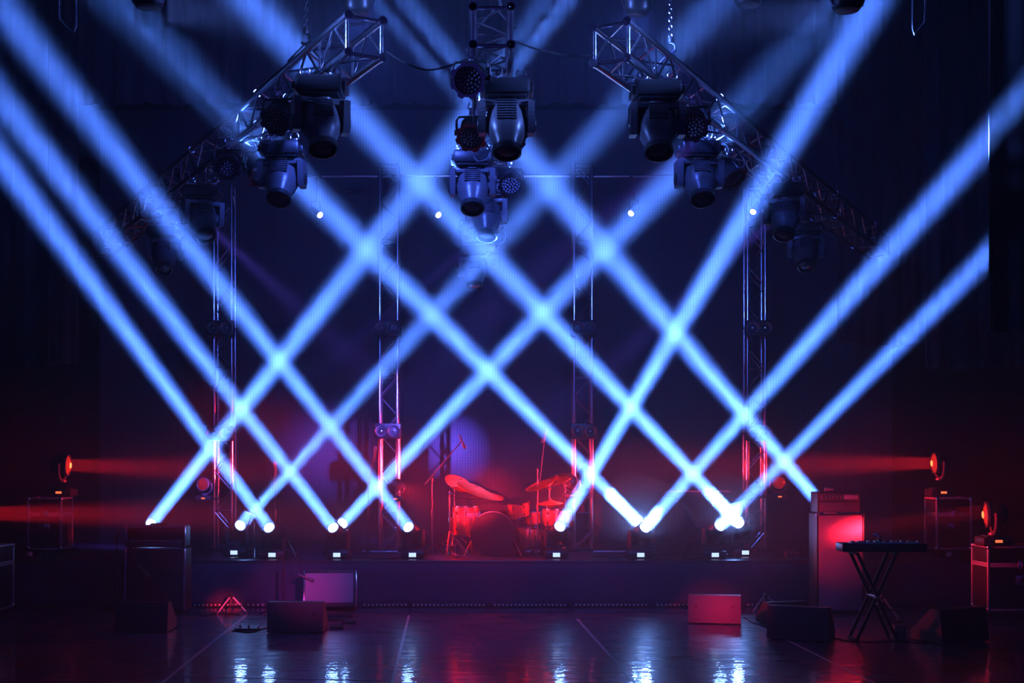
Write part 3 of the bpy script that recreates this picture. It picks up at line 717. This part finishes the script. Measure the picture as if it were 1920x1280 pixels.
# ------------------------------------------------------------------ floor monitors
wd0 = None
def wedge(p, width, label, rz=0, m=TOLEX, big=1.0, flipd=False):
    r = empty('floor_monitor', p, rz, label, 'stage monitor', 'floor monitor wedges')
    W = width / 2; D_ = .42 * big; H = .32 * big
    prof = [(-D_ / 2, .012), (-D_ / 2 + .03, H * .72), (-D_ / 2 + .05, H), (-D_ / 2 + .16, H), (D_ / 2, H * .28), (D_ / 2, .012)]
    if flipd: prof = [(-y, z) for y, z in prof]
    MB().prism(prof, -W, W).build('body', m, r)
    s_ = -1 if flipd else 1
    a = Vector((0, (-D_ / 2 + .16) * s_, H)); b_ = Vector((0, (D_ / 2) * s_, H * .28)); mid = (a + b_) / 2; dd = (b_ - a); ang = math.atan2(dd.z, dd.y * s_) * s_
    MB().box(mid + Vector((0, 0, .004)), (2 * W - .05, dd.length - .03, .012), Matrix.Rotation(ang, 3, 'X'), bev=.003).build('grille', mat('monitor_grille', (.02, .02, .022), .6, bump=.8, bscale=250), r)
    if not flipd:
        for sx_ in (-1, 1):
            for z in (.05, H * .62): MB().cyl((sx_ * (W - .09), -D_ / 2 + .012 + z * .07, z), (sx_ * (W - .09), -D_ / 2 - .004 + z * .07, z), .014, n=12).build('bolt', BLK, r)
    for sx_ in (-1, 1): MB().box((sx_ * (W - .06), 0, .006), (.04, D_ * .8, .012)).build('foot', RUB, r)
    return r
MLITW = mat('lightened_monitor_black', (.055, .045, .055), .45, bump=.3, bscale=400)  # monitor black lightened in colour so this one looks more strongly lit
p = PF(264, 1186); wedge((p.x, p.y + .2, 0), .55, 'black floor monitor in front of the left guitar cabinet', 0, TOLEX, .98)
p = PF(553, 1187); wedge((p.x, p.y + .2, 0), .58, 'black floor monitor in front of the pale combo amplifier', 0, TOLEX, 1.0)
p = PF(1346, 1170); wedge((p.x, p.y + .2, 0), .57, 'floor monitor lit red right of the middle of the stage floor', R(-11), MLITW, .98)
p = PF(1440, 1172); wedge((p.x + .22, p.y + .25, 0), .5, 'small dark floor monitor behind the right monitors, near the tape line', R(20), TOLEX, .75)
p = PF(1512, 1202); wedge((p.x, p.y + .22, 0), .60, 'black floor monitor with a bluish top left of the keyboard stand', R(-24), TOLEX, 1.05)
p = PF(1796, 1206); wedge((p.x, p.y + .22, 0), .60, 'dark reddish floor monitor right of the keyboard stand', R(24), TOLEX, 1.05)

# ------------------------------------------------------------------ stands
def mic(parent, p, d, r=.013, L=.17, m=CHROME):
    d = Vector(d).normalized(); mt = frame_to(d)
    o = MB().lathe([(r * .5, -L), (r * .8, -L * .9), (r, -L * .3), (r, 0), (r * .9, .01)], 14, mt, p).build('microphone_body', m, parent)
    return o
def tripod(parent, n=3, r=.30, h=.12, a0=0.3):
    for k in range(n):
        a = a0 + 2 * PI * k / n; MB().tube([(0, 0, h), (r * .95 * math.cos(a), r * .95 * math.sin(a), .015), (r * math.cos(a), r * math.sin(a), .010)], .008).build('leg', BLK, parent)
def boom_stand(base, H, b0, b1, label, micd=None, a0=.3, round_base=False, mtl=BLK, mname=True):
    """base Vector; H height of joint; b0,b1 boom ends relative to the base"""
    r = empty('microphone_stand', base, 0, label, 'microphone stand', 'boom microphone stands')
    if round_base: MB().lathe([(.14, 0), (.14, .012), (.1, .022), (.02, .03)], 28).build('round_base', BLK, r)
    else: tripod(r, a0=a0)
    MB().cyl((0, 0, .02), (0, 0, H * .55), .011).cyl((0, 0, H * .5), (0, 0, H), .008).cyl((0, 0, H * .52), (0, 0, H * .58), .017).build('pole', mtl, r)
    MB().cyl(b0, b1, .0065, n=8).build('boom', mtl, r)
    MB().cyl((-.02, 0, H), (.02, 0, H), .018, n=12).build('joint', BLK, r)
    if micd is not None:
        b1 = Vector(b1); m_ = MB().lathe([(.006, -.17), (.011, -.15), (.013, -.05), (.017, -.03), (.022, .0), (.020, .02), (.008, .035)], 16, frame_to(Vector(micd)), b1 + Vector(micd).normalized() * .08).build('microphone', GREY, r)
    return r
def rel(px, py, d, base): return P(px, py, d) - Vector(base)
# left, in front of the guitar cabinet
b_ = PF(219, 1146, 0); b_ = Vector((P(219, 1000, 14.85).x, 14.85, 0))
boom_stand(b_, P(0, 1004, 14.85).z, rel(212, 980, 14.85, b_), rel(268, 1068, 14.7, b_), 'boom microphone stand left of the left guitar cabinet, boom sloping down', (.6, .1, -.7), 1.2)
b_ = Vector((P(532, 1000, 14.9).x, 14.9, 0))
boom_stand(b_, P(0, 1003, 14.9).z, rel(526, 984, 14.9, b_), rel(572, 1082, 14.7, b_), 'boom microphone stand in front of the pale combo amplifier, boom sloping down', (1, .2, -.45), .9, mtl=BLK)
def deckbase(px, d): return Vector((P(px, 1000, d).x, d, DECK))
b_ = deckbase(811, 16.75); boom_stand(b_, rel(0, 893, 16.75, b_).z, rel(797, 908, 16.75, b_), rel(866, 826, 16.6, b_), 'tall overhead microphone stand left of the drum kit', (.42, 0, -1), .2, mtl=GREY)
b_ = deckbase(1008, 16.8); boom_stand(b_, rel(0, 876, 16.8, b_).z, rel(1012, 900, 16.8, b_), rel(1022, 815, 16.8, b_), 'tall overhead microphone stand in front of the right side of the drums', (-.35, 0, -1), .9, mtl=GREY)
b_ = deckbase(690, 16.9); boom_stand(b_, rel(0, 905, 16.9, b_).z, rel(688, 915, 16.9, b_), rel(703, 852, 16.8, b_), 'microphone stand just left of the second tower', (.1, -.3, .9), .5)
b_ = deckbase(516, 16.9); boom_stand(b_, rel(0, 900, 16.9, b_).z, rel(510, 930, 16.9, b_), rel(517, 880, 16.8, b_), 'microphone stand on the riser between the left beam lamps, standing upright', (0, -.3, 1), .1)
b_ = deckbase(478, 16.25); boom_stand(b_, rel(0, 975, 16.25, b_).z, rel(462, 990, 16.25, b_), rel(472, 962, 16.2, b_), 'short microphone stand in front of the leftmost visible riser lamps', (-.4, -.4, .3), .7)

# guitar stands (A frames)
def guitar_stand(p, h, label, m, rz=0):
    r = empty('guitar_stand', p, rz, label, 'guitar stand', 'folding guitar stands')
    for s in (-1, 1): MB().tube([(0, 0, h), (s * .16, -.06, .02), (s * .17, -.09, .012)], .013).build('leg', m, r)
    MB().tube([(0, 0, h * .9), (0, .17, .012)], .012).build('leg', m, r)
    MB().cyl((0, -.02, h - .02), (0, .02, h + .01), .024).build('hinge', BLK, r)
    MB().tube([(-.09, -.04, h * .42), (-.09, -.14, h * .40), (-.09, -.15, h * .5)], .009).tube([(.09, -.04, h * .42), (.09, -.14, h * .40), (.09, -.15, h * .5)], .009).cyl((-.09, -.04, h * .42), (.09, -.04, h * .42), .009).build('cradle', RUB, r)
MGS = mat('worn_metal', (.35, .33, .34), .4, .6)
p = PF(432, 1150); guitar_stand((p.x, p.y + .05, 0), .21, 'small folding guitar stand lit red in front of the riser on the left', MGS, R(18))
p = PF(1657, 1160); guitar_stand((p.x, p.y + .05, 0), .25, 'small folding guitar stand behind the keyboard stand on the right', MGS, R(-10))
p = PF(1436, 1146); guitar_stand((p.x, p.y + .02, 0), .20, 'small folding guitar stand behind the red lit floor monitor', MGS, R(5))

# keyboard on X stand, floor right
d_ = 12.75
kx = P(1652, 1000, d_).x
ks = empty('keyboard_stand', (kx - .08, d_, 0), 0, 'black crossed keyboard stand on the floor at the right', 'keyboard stand', 'X shaped keyboard stands')
def xstand(root, h, wx, dy, m=BLK):
    for s in (-1, 1):
        q = MB()
        for y in (-dy / 2, dy / 2): q.box((0, y + s * .014, h / 2), (.03, .022, math.hypot(wx, h) * 1.0), Matrix.Rotation(s * math.atan2(wx, h), 3, 'Y'))
        q.cyl((s * wx / 2, -dy / 2 - .02, h - .012), (s * wx / 2, dy / 2 + .02, h - .012), .014).cyl((-s * wx / 2, -dy / 2 - .03, .014), (-s * wx / 2, dy / 2 + .03, .014), .014)
        q.build('crossed_leg', m, root)
    MB().cyl((0, -dy / 2 - .03, h / 2), (0, dy / 2 + .03, h / 2), .02).build('hinge', GREY, root)
xstand(ks, .88, .40, .26, RUB)
def keyboard(root, W, D_, H):
    MB().box((0, 0, H / 2), (W, D_, H), bev=.012).build('body', BLK, root)
    k = MB(); n = int((W - .14) / .0235)
    for i in range(n): k.box((-W / 2 + .1 + i * .0235, -D_ / 2 + .07, H + .004), (.0215, .12, .012), bev=.002)
    k.build('white_keys', WHITEP, root)
    k = MB()
    for i in range(n):
        if i % 7 not in (2, 6): k.box((-W / 2 + .1 + i * .0235 + .012, -D_ / 2 + .09, H + .015), (.012, .075, .014), bev=.002)
    k.build('black_keys', BLK, root)
    MB().box((0, D_ / 2 - .07, H + .003), (W * .5, .05, .006), bev=.001).build('control_panel', GREY, root)
kb = empty('stage_keyboard', (kx, d_, .885), 0, 'black keyboard lying on the crossed stand on the floor at the right', 'keyboard', 'keyboards on crossed stands'); keyboard(kb, .84, .26, .085)
# small desk lamp on it
lp = empty('clip_lamp', (P(1648, 1000, d_).x + .02, d_ + .03, .985), 0, 'small clip lamp with a pale curved shade on the right keyboard', 'lamp')
MB().box((0, 0, .008), (.05, .04, .014), bev=.003).tube([(0, 0, .01), (.02, .02, .05), (0, .0, .07), (-.03, -.02, .065)], .005).build('arm', BLK, lp)
MB().lathe([(.001, .03), (.03, .02), (.042, 0), (.038, 0), (.028, .015), (.001, .024)], 18, Matrix.Rotation(.5, 3, 'Y'), (-.05, -.03, .05)).build('shade', WHITEP, lp)
# keyboard on riser, right of drums
d_ = 17.0; kx = P(1308, 930, d_).x; kz = P(0, 932, d_).z
ks = empty('keyboard_stand', (kx, d_, DECK), 0, 'thin crossed keyboard stand on the riser behind the right beam lamps', 'keyboard stand', 'X shaped keyboard stands'); xstand(ks, kz - DECK, .52, .26)
kb = empty('stage_keyboard', (kx, d_, kz + .003), 0, 'dark keyboard on the crossed stand on the riser, right of the drums', 'keyboard', 'keyboards on crossed stands'); keyboard(kb, .95, .28, .075)
# music stand
mb = deckbase(1395, 16.95)
ms = empty('music_stand', mb, 0, 'black music stand with a tilted desk in front of the far right tower', 'music stand'); tripod(ms, r=.22)
hz = rel(0, 940, 16.95, mb).z
MB().cyl((0, 0, .02), (0, 0, hz), .011).build('pole', BLK, ms)
MB().box((-.08, 0, hz + .05), (.42, .26, .012), Matrix.Rotation(-.28, 3, 'Y') @ Matrix.Rotation(.35, 3, 'X'), bev=.004).build('desk', BLK, ms)
# junction boxes, pedals, cables on the floor
def sbox(p, size, lab, m=GREY, name='junction_box', cat='box', extra=True):
    r = empty(name, p, 0, lab, cat); MB().box((0, 0, size[2] / 2 + .004), size, bev=.008).build('body', m, r)
    q = MB()
    for i in range(3): q.cyl((-size[0] / 3 + i * size[0] / 3, -size[1] / 2, size[2] * .55), (-size[0] / 3 + i * size[0] / 3, -size[1] / 2 - .008, size[2] * .55), .016, n=12)
    q.build('sockets', BLK, r); MB().tube([(-size[0] / 3, 0, size[2]), (-size[0] / 3, 0, size[2] + .03), (size[0] / 3, 0, size[2] + .03), (size[0] / 3, 0, size[2])], .007).build('handle', BLK, r)
p = PF(1685, 1200); sbox((p.x, p.y, 0), (.12, .12, .15), 'small junction box on the floor beside the keyboard stand')
p = PF(1485, 1046, DECK); sbox((P(1485, 1000, 16.3).x, 16.3, DECK), (.16, .14, .07), 'low junction box on the riser between the right lamps and the bass stack')
def pedal(p, w_, d2, lab, rz=0):
    r = empty('effects_pedal', p, rz, lab, 'pedal', 'pedals on the stage floor'); MB().prism([(-d2 / 2, 0), (d2 / 2, 0), (d2 / 2, .045), (-d2 / 2, .025)], -w_ / 2, w_ / 2).build('body', BLK, r)
    q = MB()
    for i in range(max(1, int(w_ / .09))): q.cyl((-w_ / 2 + .05 + i * .09, 0, .03), (-w_ / 2 + .05 + i * .09, 0, .052), .012, n=10)
    q.build('switches', CHROME, r)
p = PF(463, 1181); pedal((p.x, p.y, 0), .24, .14, 'flat effects pedal board left of the middle left floor monitor')
p = PF(632, 1178); pedal((p.x, p.y, 0), .15, .12, 'flat pedal on the floor right of the middle left floor monitor')
p = PF(655, 1168); pedal((p.x, p.y, 0), .12, .16, 'small pedal glinting red in front of the combo amplifier', R(20))
def fcable(pts, lab, r=.006, z=.006, group='cables lying on the floor'):
    return cable([(lambda q: Vector((q.x, q.y, z)))(PF(*t)) for t in pts], r, lab, 'floor_cable', group)
fcable([(435, 1183), (470, 1186), (500, 1178), (540, 1176), (600, 1165), (640, 1163)], 'black cable curling around the middle left monitor')
fcable([(1395, 1158), (1420, 1172), (1470, 1180), (1560, 1196), (1600, 1203), (1700, 1203)], 'black cable running past the right monitors')
fcable([(1700, 1203), (1735, 1206), (1745, 1195), (1780, 1180), (1835, 1168)], 'black cable from the junction box to the large right flight case')
fcable([(348, 1152), (370, 1149), (385, 1155), (410, 1150), (450, 1153)], 'black cable by the foot of the left guitar cabinet')
def dcable(pts, lab, d, m=None):
    cable([Vector((P(px, 1000, dd).x, dd, DECK + .007)) for px, dd in pts], .007, lab, 'riser_cable', 'cables lying on the riser', m)
rnd = random.Random(4)
for k, (x0, x1, lab) in enumerate([(440, 560, 'dark cable on the riser between the left pair of beam lamps'), (650, 760, 'dark cable on the riser at the foot of the second tower'), (1110, 1190, 'dark cable on the riser right of the third tower'),
                                   (1215, 1330, 'dark cable on the riser between the right beam lamps'), (1400, 1520, 'dark cable on the riser left of the bass stack')]):
    dcable([(x0 + (x1 - x0) * i / 7, 16.0 + rnd.uniform(-.08, .5)) for i in range(8)], lab, 16.2)
# steel floor bars at the tower feet
for x0, x1, lab in [(1112, 1172, 'pale steel bar lying on the riser at the foot of the third tower'), (680, 745, 'pale steel bar lying on the riser at the foot of the second tower')]:
    a = P(x0, 1000, 17.0).x; b2 = P(x1, 1000, 17.0).x
    o = MB().cyl((a, 17.0, DECK + .027), (b2, 17.0, DECK + .027), .024, n=14).build('steel_bar', ALU); tag(o, lab, 'metal bar', 'steel bars on the riser')

# ------------------------------------------------------------------ drum kit
DK = 16.55
def drum(root, r, h, c, mtx=None, top=HEADW, lugs=8, shell=SHELL):
    mtx = mtx or Matrix.Identity(3); c = Vector(c)
    MB().lathe([(r * .985, -h / 2), (r, -h / 2 + .005), (r, h / 2 - .005), (r * .985, h / 2)], 36, mtx, c).build('shell', shell, root)
    for s in (-1, 1):
        q = MB(); z = s * h / 2
        q.lathe([(r + .002, z - .012), (r + .014, z - .012), (r + .014, z + .008), (r + .002, z + .008)], 36, mtx, c); q.build('hoop', CHROME, root)
        MB().lathe([(.0001, z + s * .003), (r * .9, z + s * .003), (r, z - s * .002), (r, z - s * .006), (.0001, z - s * .006)], 36, mtx, c).build('drum_head', top, root)
    for i in range(lugs):
        t = 2 * PI * i / lugs; p = Vector(((r + .012) * math.cos(t), (r + .012) * math.sin(t), 0)); q = MB()
        q.cyl(c + mtx @ (p + Vector((0, 0, -h / 2))), c + mtx @ (p + Vector((0, 0, h / 2))), .004, n=6)
        for s in (-1, 1): q.cyl(c + mtx @ (p + Vector((0, 0, s * h * .28 - .02))), c + mtx @ (p + Vector((0, 0, s * h * .28 + .02))), .010, n=8)
        q.build('lug', CHROME, root)
def P0(px, py, d, base): return P(px, py, d) - Vector(base)
by = 16.50
bd = empty('bass_drum', (P(924, 1000, by).x, by, DECK), 0, 'bass drum with a plain black front head in the middle of the kit', 'drum')
rB = .272; RX = Matrix.Rotation(PI / 2, 3, 'X')
cB = Vector((0, .22, rB + .012))
MB().lathe([(rB * .985, -.2), (rB, -.195), (rB, .195), (rB * .985, .2)], 48, RX, cB).build('shell', SHELL, bd)
for s in (-1, 1):
    MB().lathe([(rB - .004, s * .2 - .02), (rB + .014, s * .2 - .02), (rB + .014, s * .2 + .02), (rB - .004, s * .2 + .02)], 48, RX, cB).build('hoop', BLK if s > 0 else CHROME, bd)
q = MB().lathe([(.0001, .205), (rB * .92, .203), (rB, .198), (rB, .19), (.0001, .19)], 48, RX, cB).build('front_head', HEADB, bd); q['label'] = 'plain glossy black head'
MB().lathe([(.0001, -.205), (rB * .92, -.203), (rB, -.198), (rB, -.19), (.0001, -.19)], 48, RX, cB).build('rear_head', HEADW, bd)
for i in range(10):
    t = 2 * PI * (i + .5) / 10; x, z = (rB + .012) * math.cos(t), (rB + .012) * math.sin(t)
    MB().cyl(cB + Vector((x, -.2, z)), cB + Vector((x, .2, z)), .004, n=6).cyl(cB + Vector((x, -.21, z)), cB + Vector((x, -.17, z)), .012, n=8).cyl(cB + Vector((x, -.04, z)), cB + Vector((x, .04, z)), .012, n=8).build('lug', CHROME, bd)
for s in (-1, 1): MB().tube([cB + Vector((s * .26, -.1, -.05)), (s * .37, -.08, .012)], .009).build('spur', CHROME, bd)
def stand_legs(root, h, r, m=CHROME, a0=.4):
    for k in range(3):
        a = a0 + 2 * PI * k / 3; MB().tube([(0, 0, h), (r * math.cos(a), r * math.sin(a), .012)], .010).tube([(0, 0, h * .35), (r * .55 * math.cos(a), r * .55 * math.sin(a), h * .45)], .006).cyl((r * math.cos(a), r * math.sin(a), .0), (r * math.cos(a), r * math.sin(a), .02), .014, n=10).build('leg', m, root)
# toms
def tom_on_stand(px, py, d, r, h, lab, tilt=(.2, 0), name='rack_tom'):
    c = P(px, py, d); b = Vector((c.x, c.y + .02, DECK)); root = empty(name, b, 0, lab, 'drum', 'toms of the drum kit')
    mt = Matrix.Rotation(tilt[0], 3, 'X') @ Matrix.Rotation(tilt[1], 3, 'Y')
    drum(root, r, h, (0, -.02, c.z - DECK), mt, lugs=6)
    MB().cyl((0, .1 + r * .7, .02), (0, .1 + r * .7, c.z - DECK), .012).tube([(0, .1 + r * .7, c.z - DECK), (0, r * .9, c.z - DECK)], .010).build('post', CHROME, root)
    for k in range(3):
        a = .5 + 2 * PI * k / 3; MB().tube([(0, .1 + r * .7, .25), (.24 * math.cos(a), .1 + r * .7 + .24 * math.sin(a), .012)], .009).build('leg', CHROME, root)
tom_on_stand(972, 952, 16.95, .135, .19, 'smaller tom above and right of the bass drum', (.3, -.1))
tom_on_stand(1004, 965, 17.32, .14, .18, 'tom half hidden behind the small tom, right of it', (.25, -.15))
def floor_tom(px, py, d, r, h, lab):
    c = P(px, py, d); root = empty('floor_tom', (c.x, c.y, DECK), 0, lab, 'drum', 'floor toms of the drum kit'); zc = c.z - DECK
    drum(root, r, h, (0, 0, zc), None, lugs=8)
    for k in range(3):
        a = .9 + 2 * PI * k / 3; MB().tube([((r + .03) * math.cos(a), (r + .03) * math.sin(a), zc + .05), ((r + .03) * math.cos(a), (r + .03) * math.sin(a), .08), ((r + .05) * math.cos(a), (r + .05) * math.sin(a), .008)], .008).build('leg', CHROME, root)
floor_tom(874, 976, 16.85, .165, .38, 'tall floor tom glowing red left of the bass drum')
floor_tom(1046, 970, 16.75, .19, .22, 'wide drum glowing red behind the beam lamp right of the bass drum')
floor_tom(992, 1010, 17.0, .18, .30, 'dark floor tom right behind the bass drum')
# snare
c = P(905, 972, 16.98); sn = empty('snare_drum', (c.x, c.y, DECK), 0, 'flat snare drum on a stand behind the top of the bass drum', 'drum')
drum(sn, .17, .13, (0, 0, c.z - DECK - .05), Matrix.Rotation(.08, 3, 'X'), lugs=8, shell=CHROME)
MB().cyl((0, 0, .1), (0, 0, c.z - DECK - .16), .012).tube([(0, 0, c.z - DECK - .2), (.12, 0, c.z - DECK - .12)], .008).tube([(0, 0, c.z - DECK - .2), (-.12, 0, c.z - DECK - .12)], .008).build('stand', CHROME, sn); stand_legs(sn, .25, .22)
# cymbals
def cymbal(px, py, d, r, tx, ty, bpx, lab, arm=True, hat=False, bd_=None):
    c = P(px, py, d); bd2 = bd_ or d + .15; b = Vector((P(bpx, 1000, bd2).x, bd2, DECK)); root = empty('cymbal_stand', b, 0, lab, 'cymbal', 'cymbals on stands')
    mt = Matrix.Rotation(tx, 3, 'X') @ Matrix.Rotation(ty, 3, 'Y'); q = c - b
    prof = [(.0001, .020), (.02, .019), (.035, .008), (.05, .003), (r * .6, -.010), (r, -.028), (r, -.030), (r * .6, -.012), (.05, .001), (.035, .005), (.0001, .015)]
    MB().lathe(prof, 40, mt, q).build('cymbal', BRONZE, root)
    if hat: MB().lathe([(a, -z) for a, z in prof], 40, mt, q + Vector((0, 0, -.06))).build('cymbal', BRONZE, root)
    top = mt @ Vector((0, 0, .05)); MB().cyl(q - mt @ Vector((0, 0, .05)), q + top, .005, n=8).cyl(q + top * .5, q + top * .9, .014, n=10).build('wing_nut', CHROME, root)
    H = min(q.z - .04, 1.0) if arm else q.z
    if arm: MB().cyl((0, 0, H - .03), q - mt @ Vector((0, 0, .05)), .008, n=8).cyl((-.015, 0, H - .03), (.02, 0, H - .03), .02, n=10).build('arm', CHROME, root)
    MB().cyl((0, 0, .08), (0, 0, H * .55), .014).cyl((0, 0, H * .5), (0, 0, H), .010).cyl((0, 0, H * .52), (0, 0, H * .58), .02).build('pole', CHROME, root)
    stand_legs(root, .32, .26)
cymbal(893, 915, 16.6, .26, .25, .38, 843, 'large red lit crash cymbal at the left of the kit, tilted to the right', bd_=16.75)
cymbal(862, 903, 17.0, .20, .5, .42, 852, 'second cymbal behind the large left crash, pointing up at its left end')
cymbal(917, 925, 17.1, .22, .2, .2, 852, 'cymbal under the right edge of the large left crash', bd_=17.3)
cymbal(1010, 906, 16.9, .20, .25, -.35, 1030, 'thin cymbal at the right of the kit below the right overhead microphone')
cymbal(1045, 895, 17.2, .21, .3, -.3, 1060, 'cymbal rising to the right behind the right side of the drums')
cymbal(1032, 940, 16.75, .17, .05, -.04, 1026, 'pair of hi-hat cymbals lying flat at the right of the kit', arm=False, hat=True, bd_=16.75)
# throne
th = empty('drum_throne', (P(950, 1000, 17.45).x, 17.45, DECK), 0, 'round black drum stool behind the kit', 'stool')
MB().lathe([(.14, .46), (.165, .48), (.165, .53), (.14, .55), (.0001, .555)], 28).build('seat', TOLEX, th); MB().cyl((0, 0, .12), (0, 0, .46), .016).build('post', CHROME, th); stand_legs(th, .3, .22)
# pedal in front
pdl = empty('drum_pedal', (P(852, 1000, 16.4).x, 16.4, DECK), R(20), 'metal foot pedal at the left foot of the drum kit', 'pedal')
MB().box((0, 0, .012), (.10, .26, .014), bev=.003).build('base', CHROME, pdl); MB().box((0, -.01, .045), (.08, .24, .008), Matrix.Rotation(.18, 3, 'X'), bev=.002).build('footboard', CHROME, pdl)
MB().tube([(-.05, .11, .02), (-.05, .11, .14), (.05, .11, .14), (.05, .11, .02)], .008).build('frame', CHROME, pdl)

# ------------------------------------------------------------------ haze
hz = bpy.data.materials.new('stage_haze'); hz.use_nodes = True; nt = hz.node_tree; nt.nodes.clear()
v = nt.nodes.new('ShaderNodeVolumeScatter'); v.inputs['Density'].default_value = .018; v.inputs['Anisotropy'].default_value = .5
o = nt.nodes.new('ShaderNodeOutputMaterial'); nt.links.new(v.outputs[0], o.inputs['Volume'])
hzo = MB().box((0, 12.6, 4.95), (19.9, 14.6, 9.88)).build('haze', hz)
tag(hzo, 'thin haze hanging over the whole stage that makes the beams visible', 'haze', kind='stuff')
# puffs of denser haze added to whiten the beams at the right hand lamps
pf = hz.copy(); pf.name = 'added_smoke_puff'; pf.node_tree.nodes['Volume Scatter'].inputs['Density'].default_value = .10
for (px, py, d), (rx, ry, rz_), lab in [((1200, 950, 16.1), (.62, .5, .42), 'added puff of denser smoke whitening the beams above the red lit monitor'), ((1365, 945, 16.1), (.5, .5, .40), 'added puff of denser smoke whitening the beams under the music stand')]:
    bm = bmesh.new(); bmesh.ops.create_icosphere(bm, subdivisions=4, radius=1)
    for v_ in bm.verts:
        q = v_.co.copy(); k = 1 + .12 * math.sin(q.x * 5 + q.z * 3) * math.cos(q.y * 4) ; v_.co = Vector((q.x * rx, q.y * ry, q.z * rz_)) * k
    me = bpy.data.meshes.new('smoke'); bm.to_mesh(me); bm.free(); me.materials.append(pf)
    o = bpy.data.objects.new('added_smoke_puff', me); C.objects.link(o); o.location = P(px, py, d); tag(o, lab, 'smoke', kind='stuff')
def remove_tree(o):
    for c in list(o.children): remove_tree(c)
    bpy.data.objects.remove(o)
for p_, _h in PR.values(): remove_tree(p_)
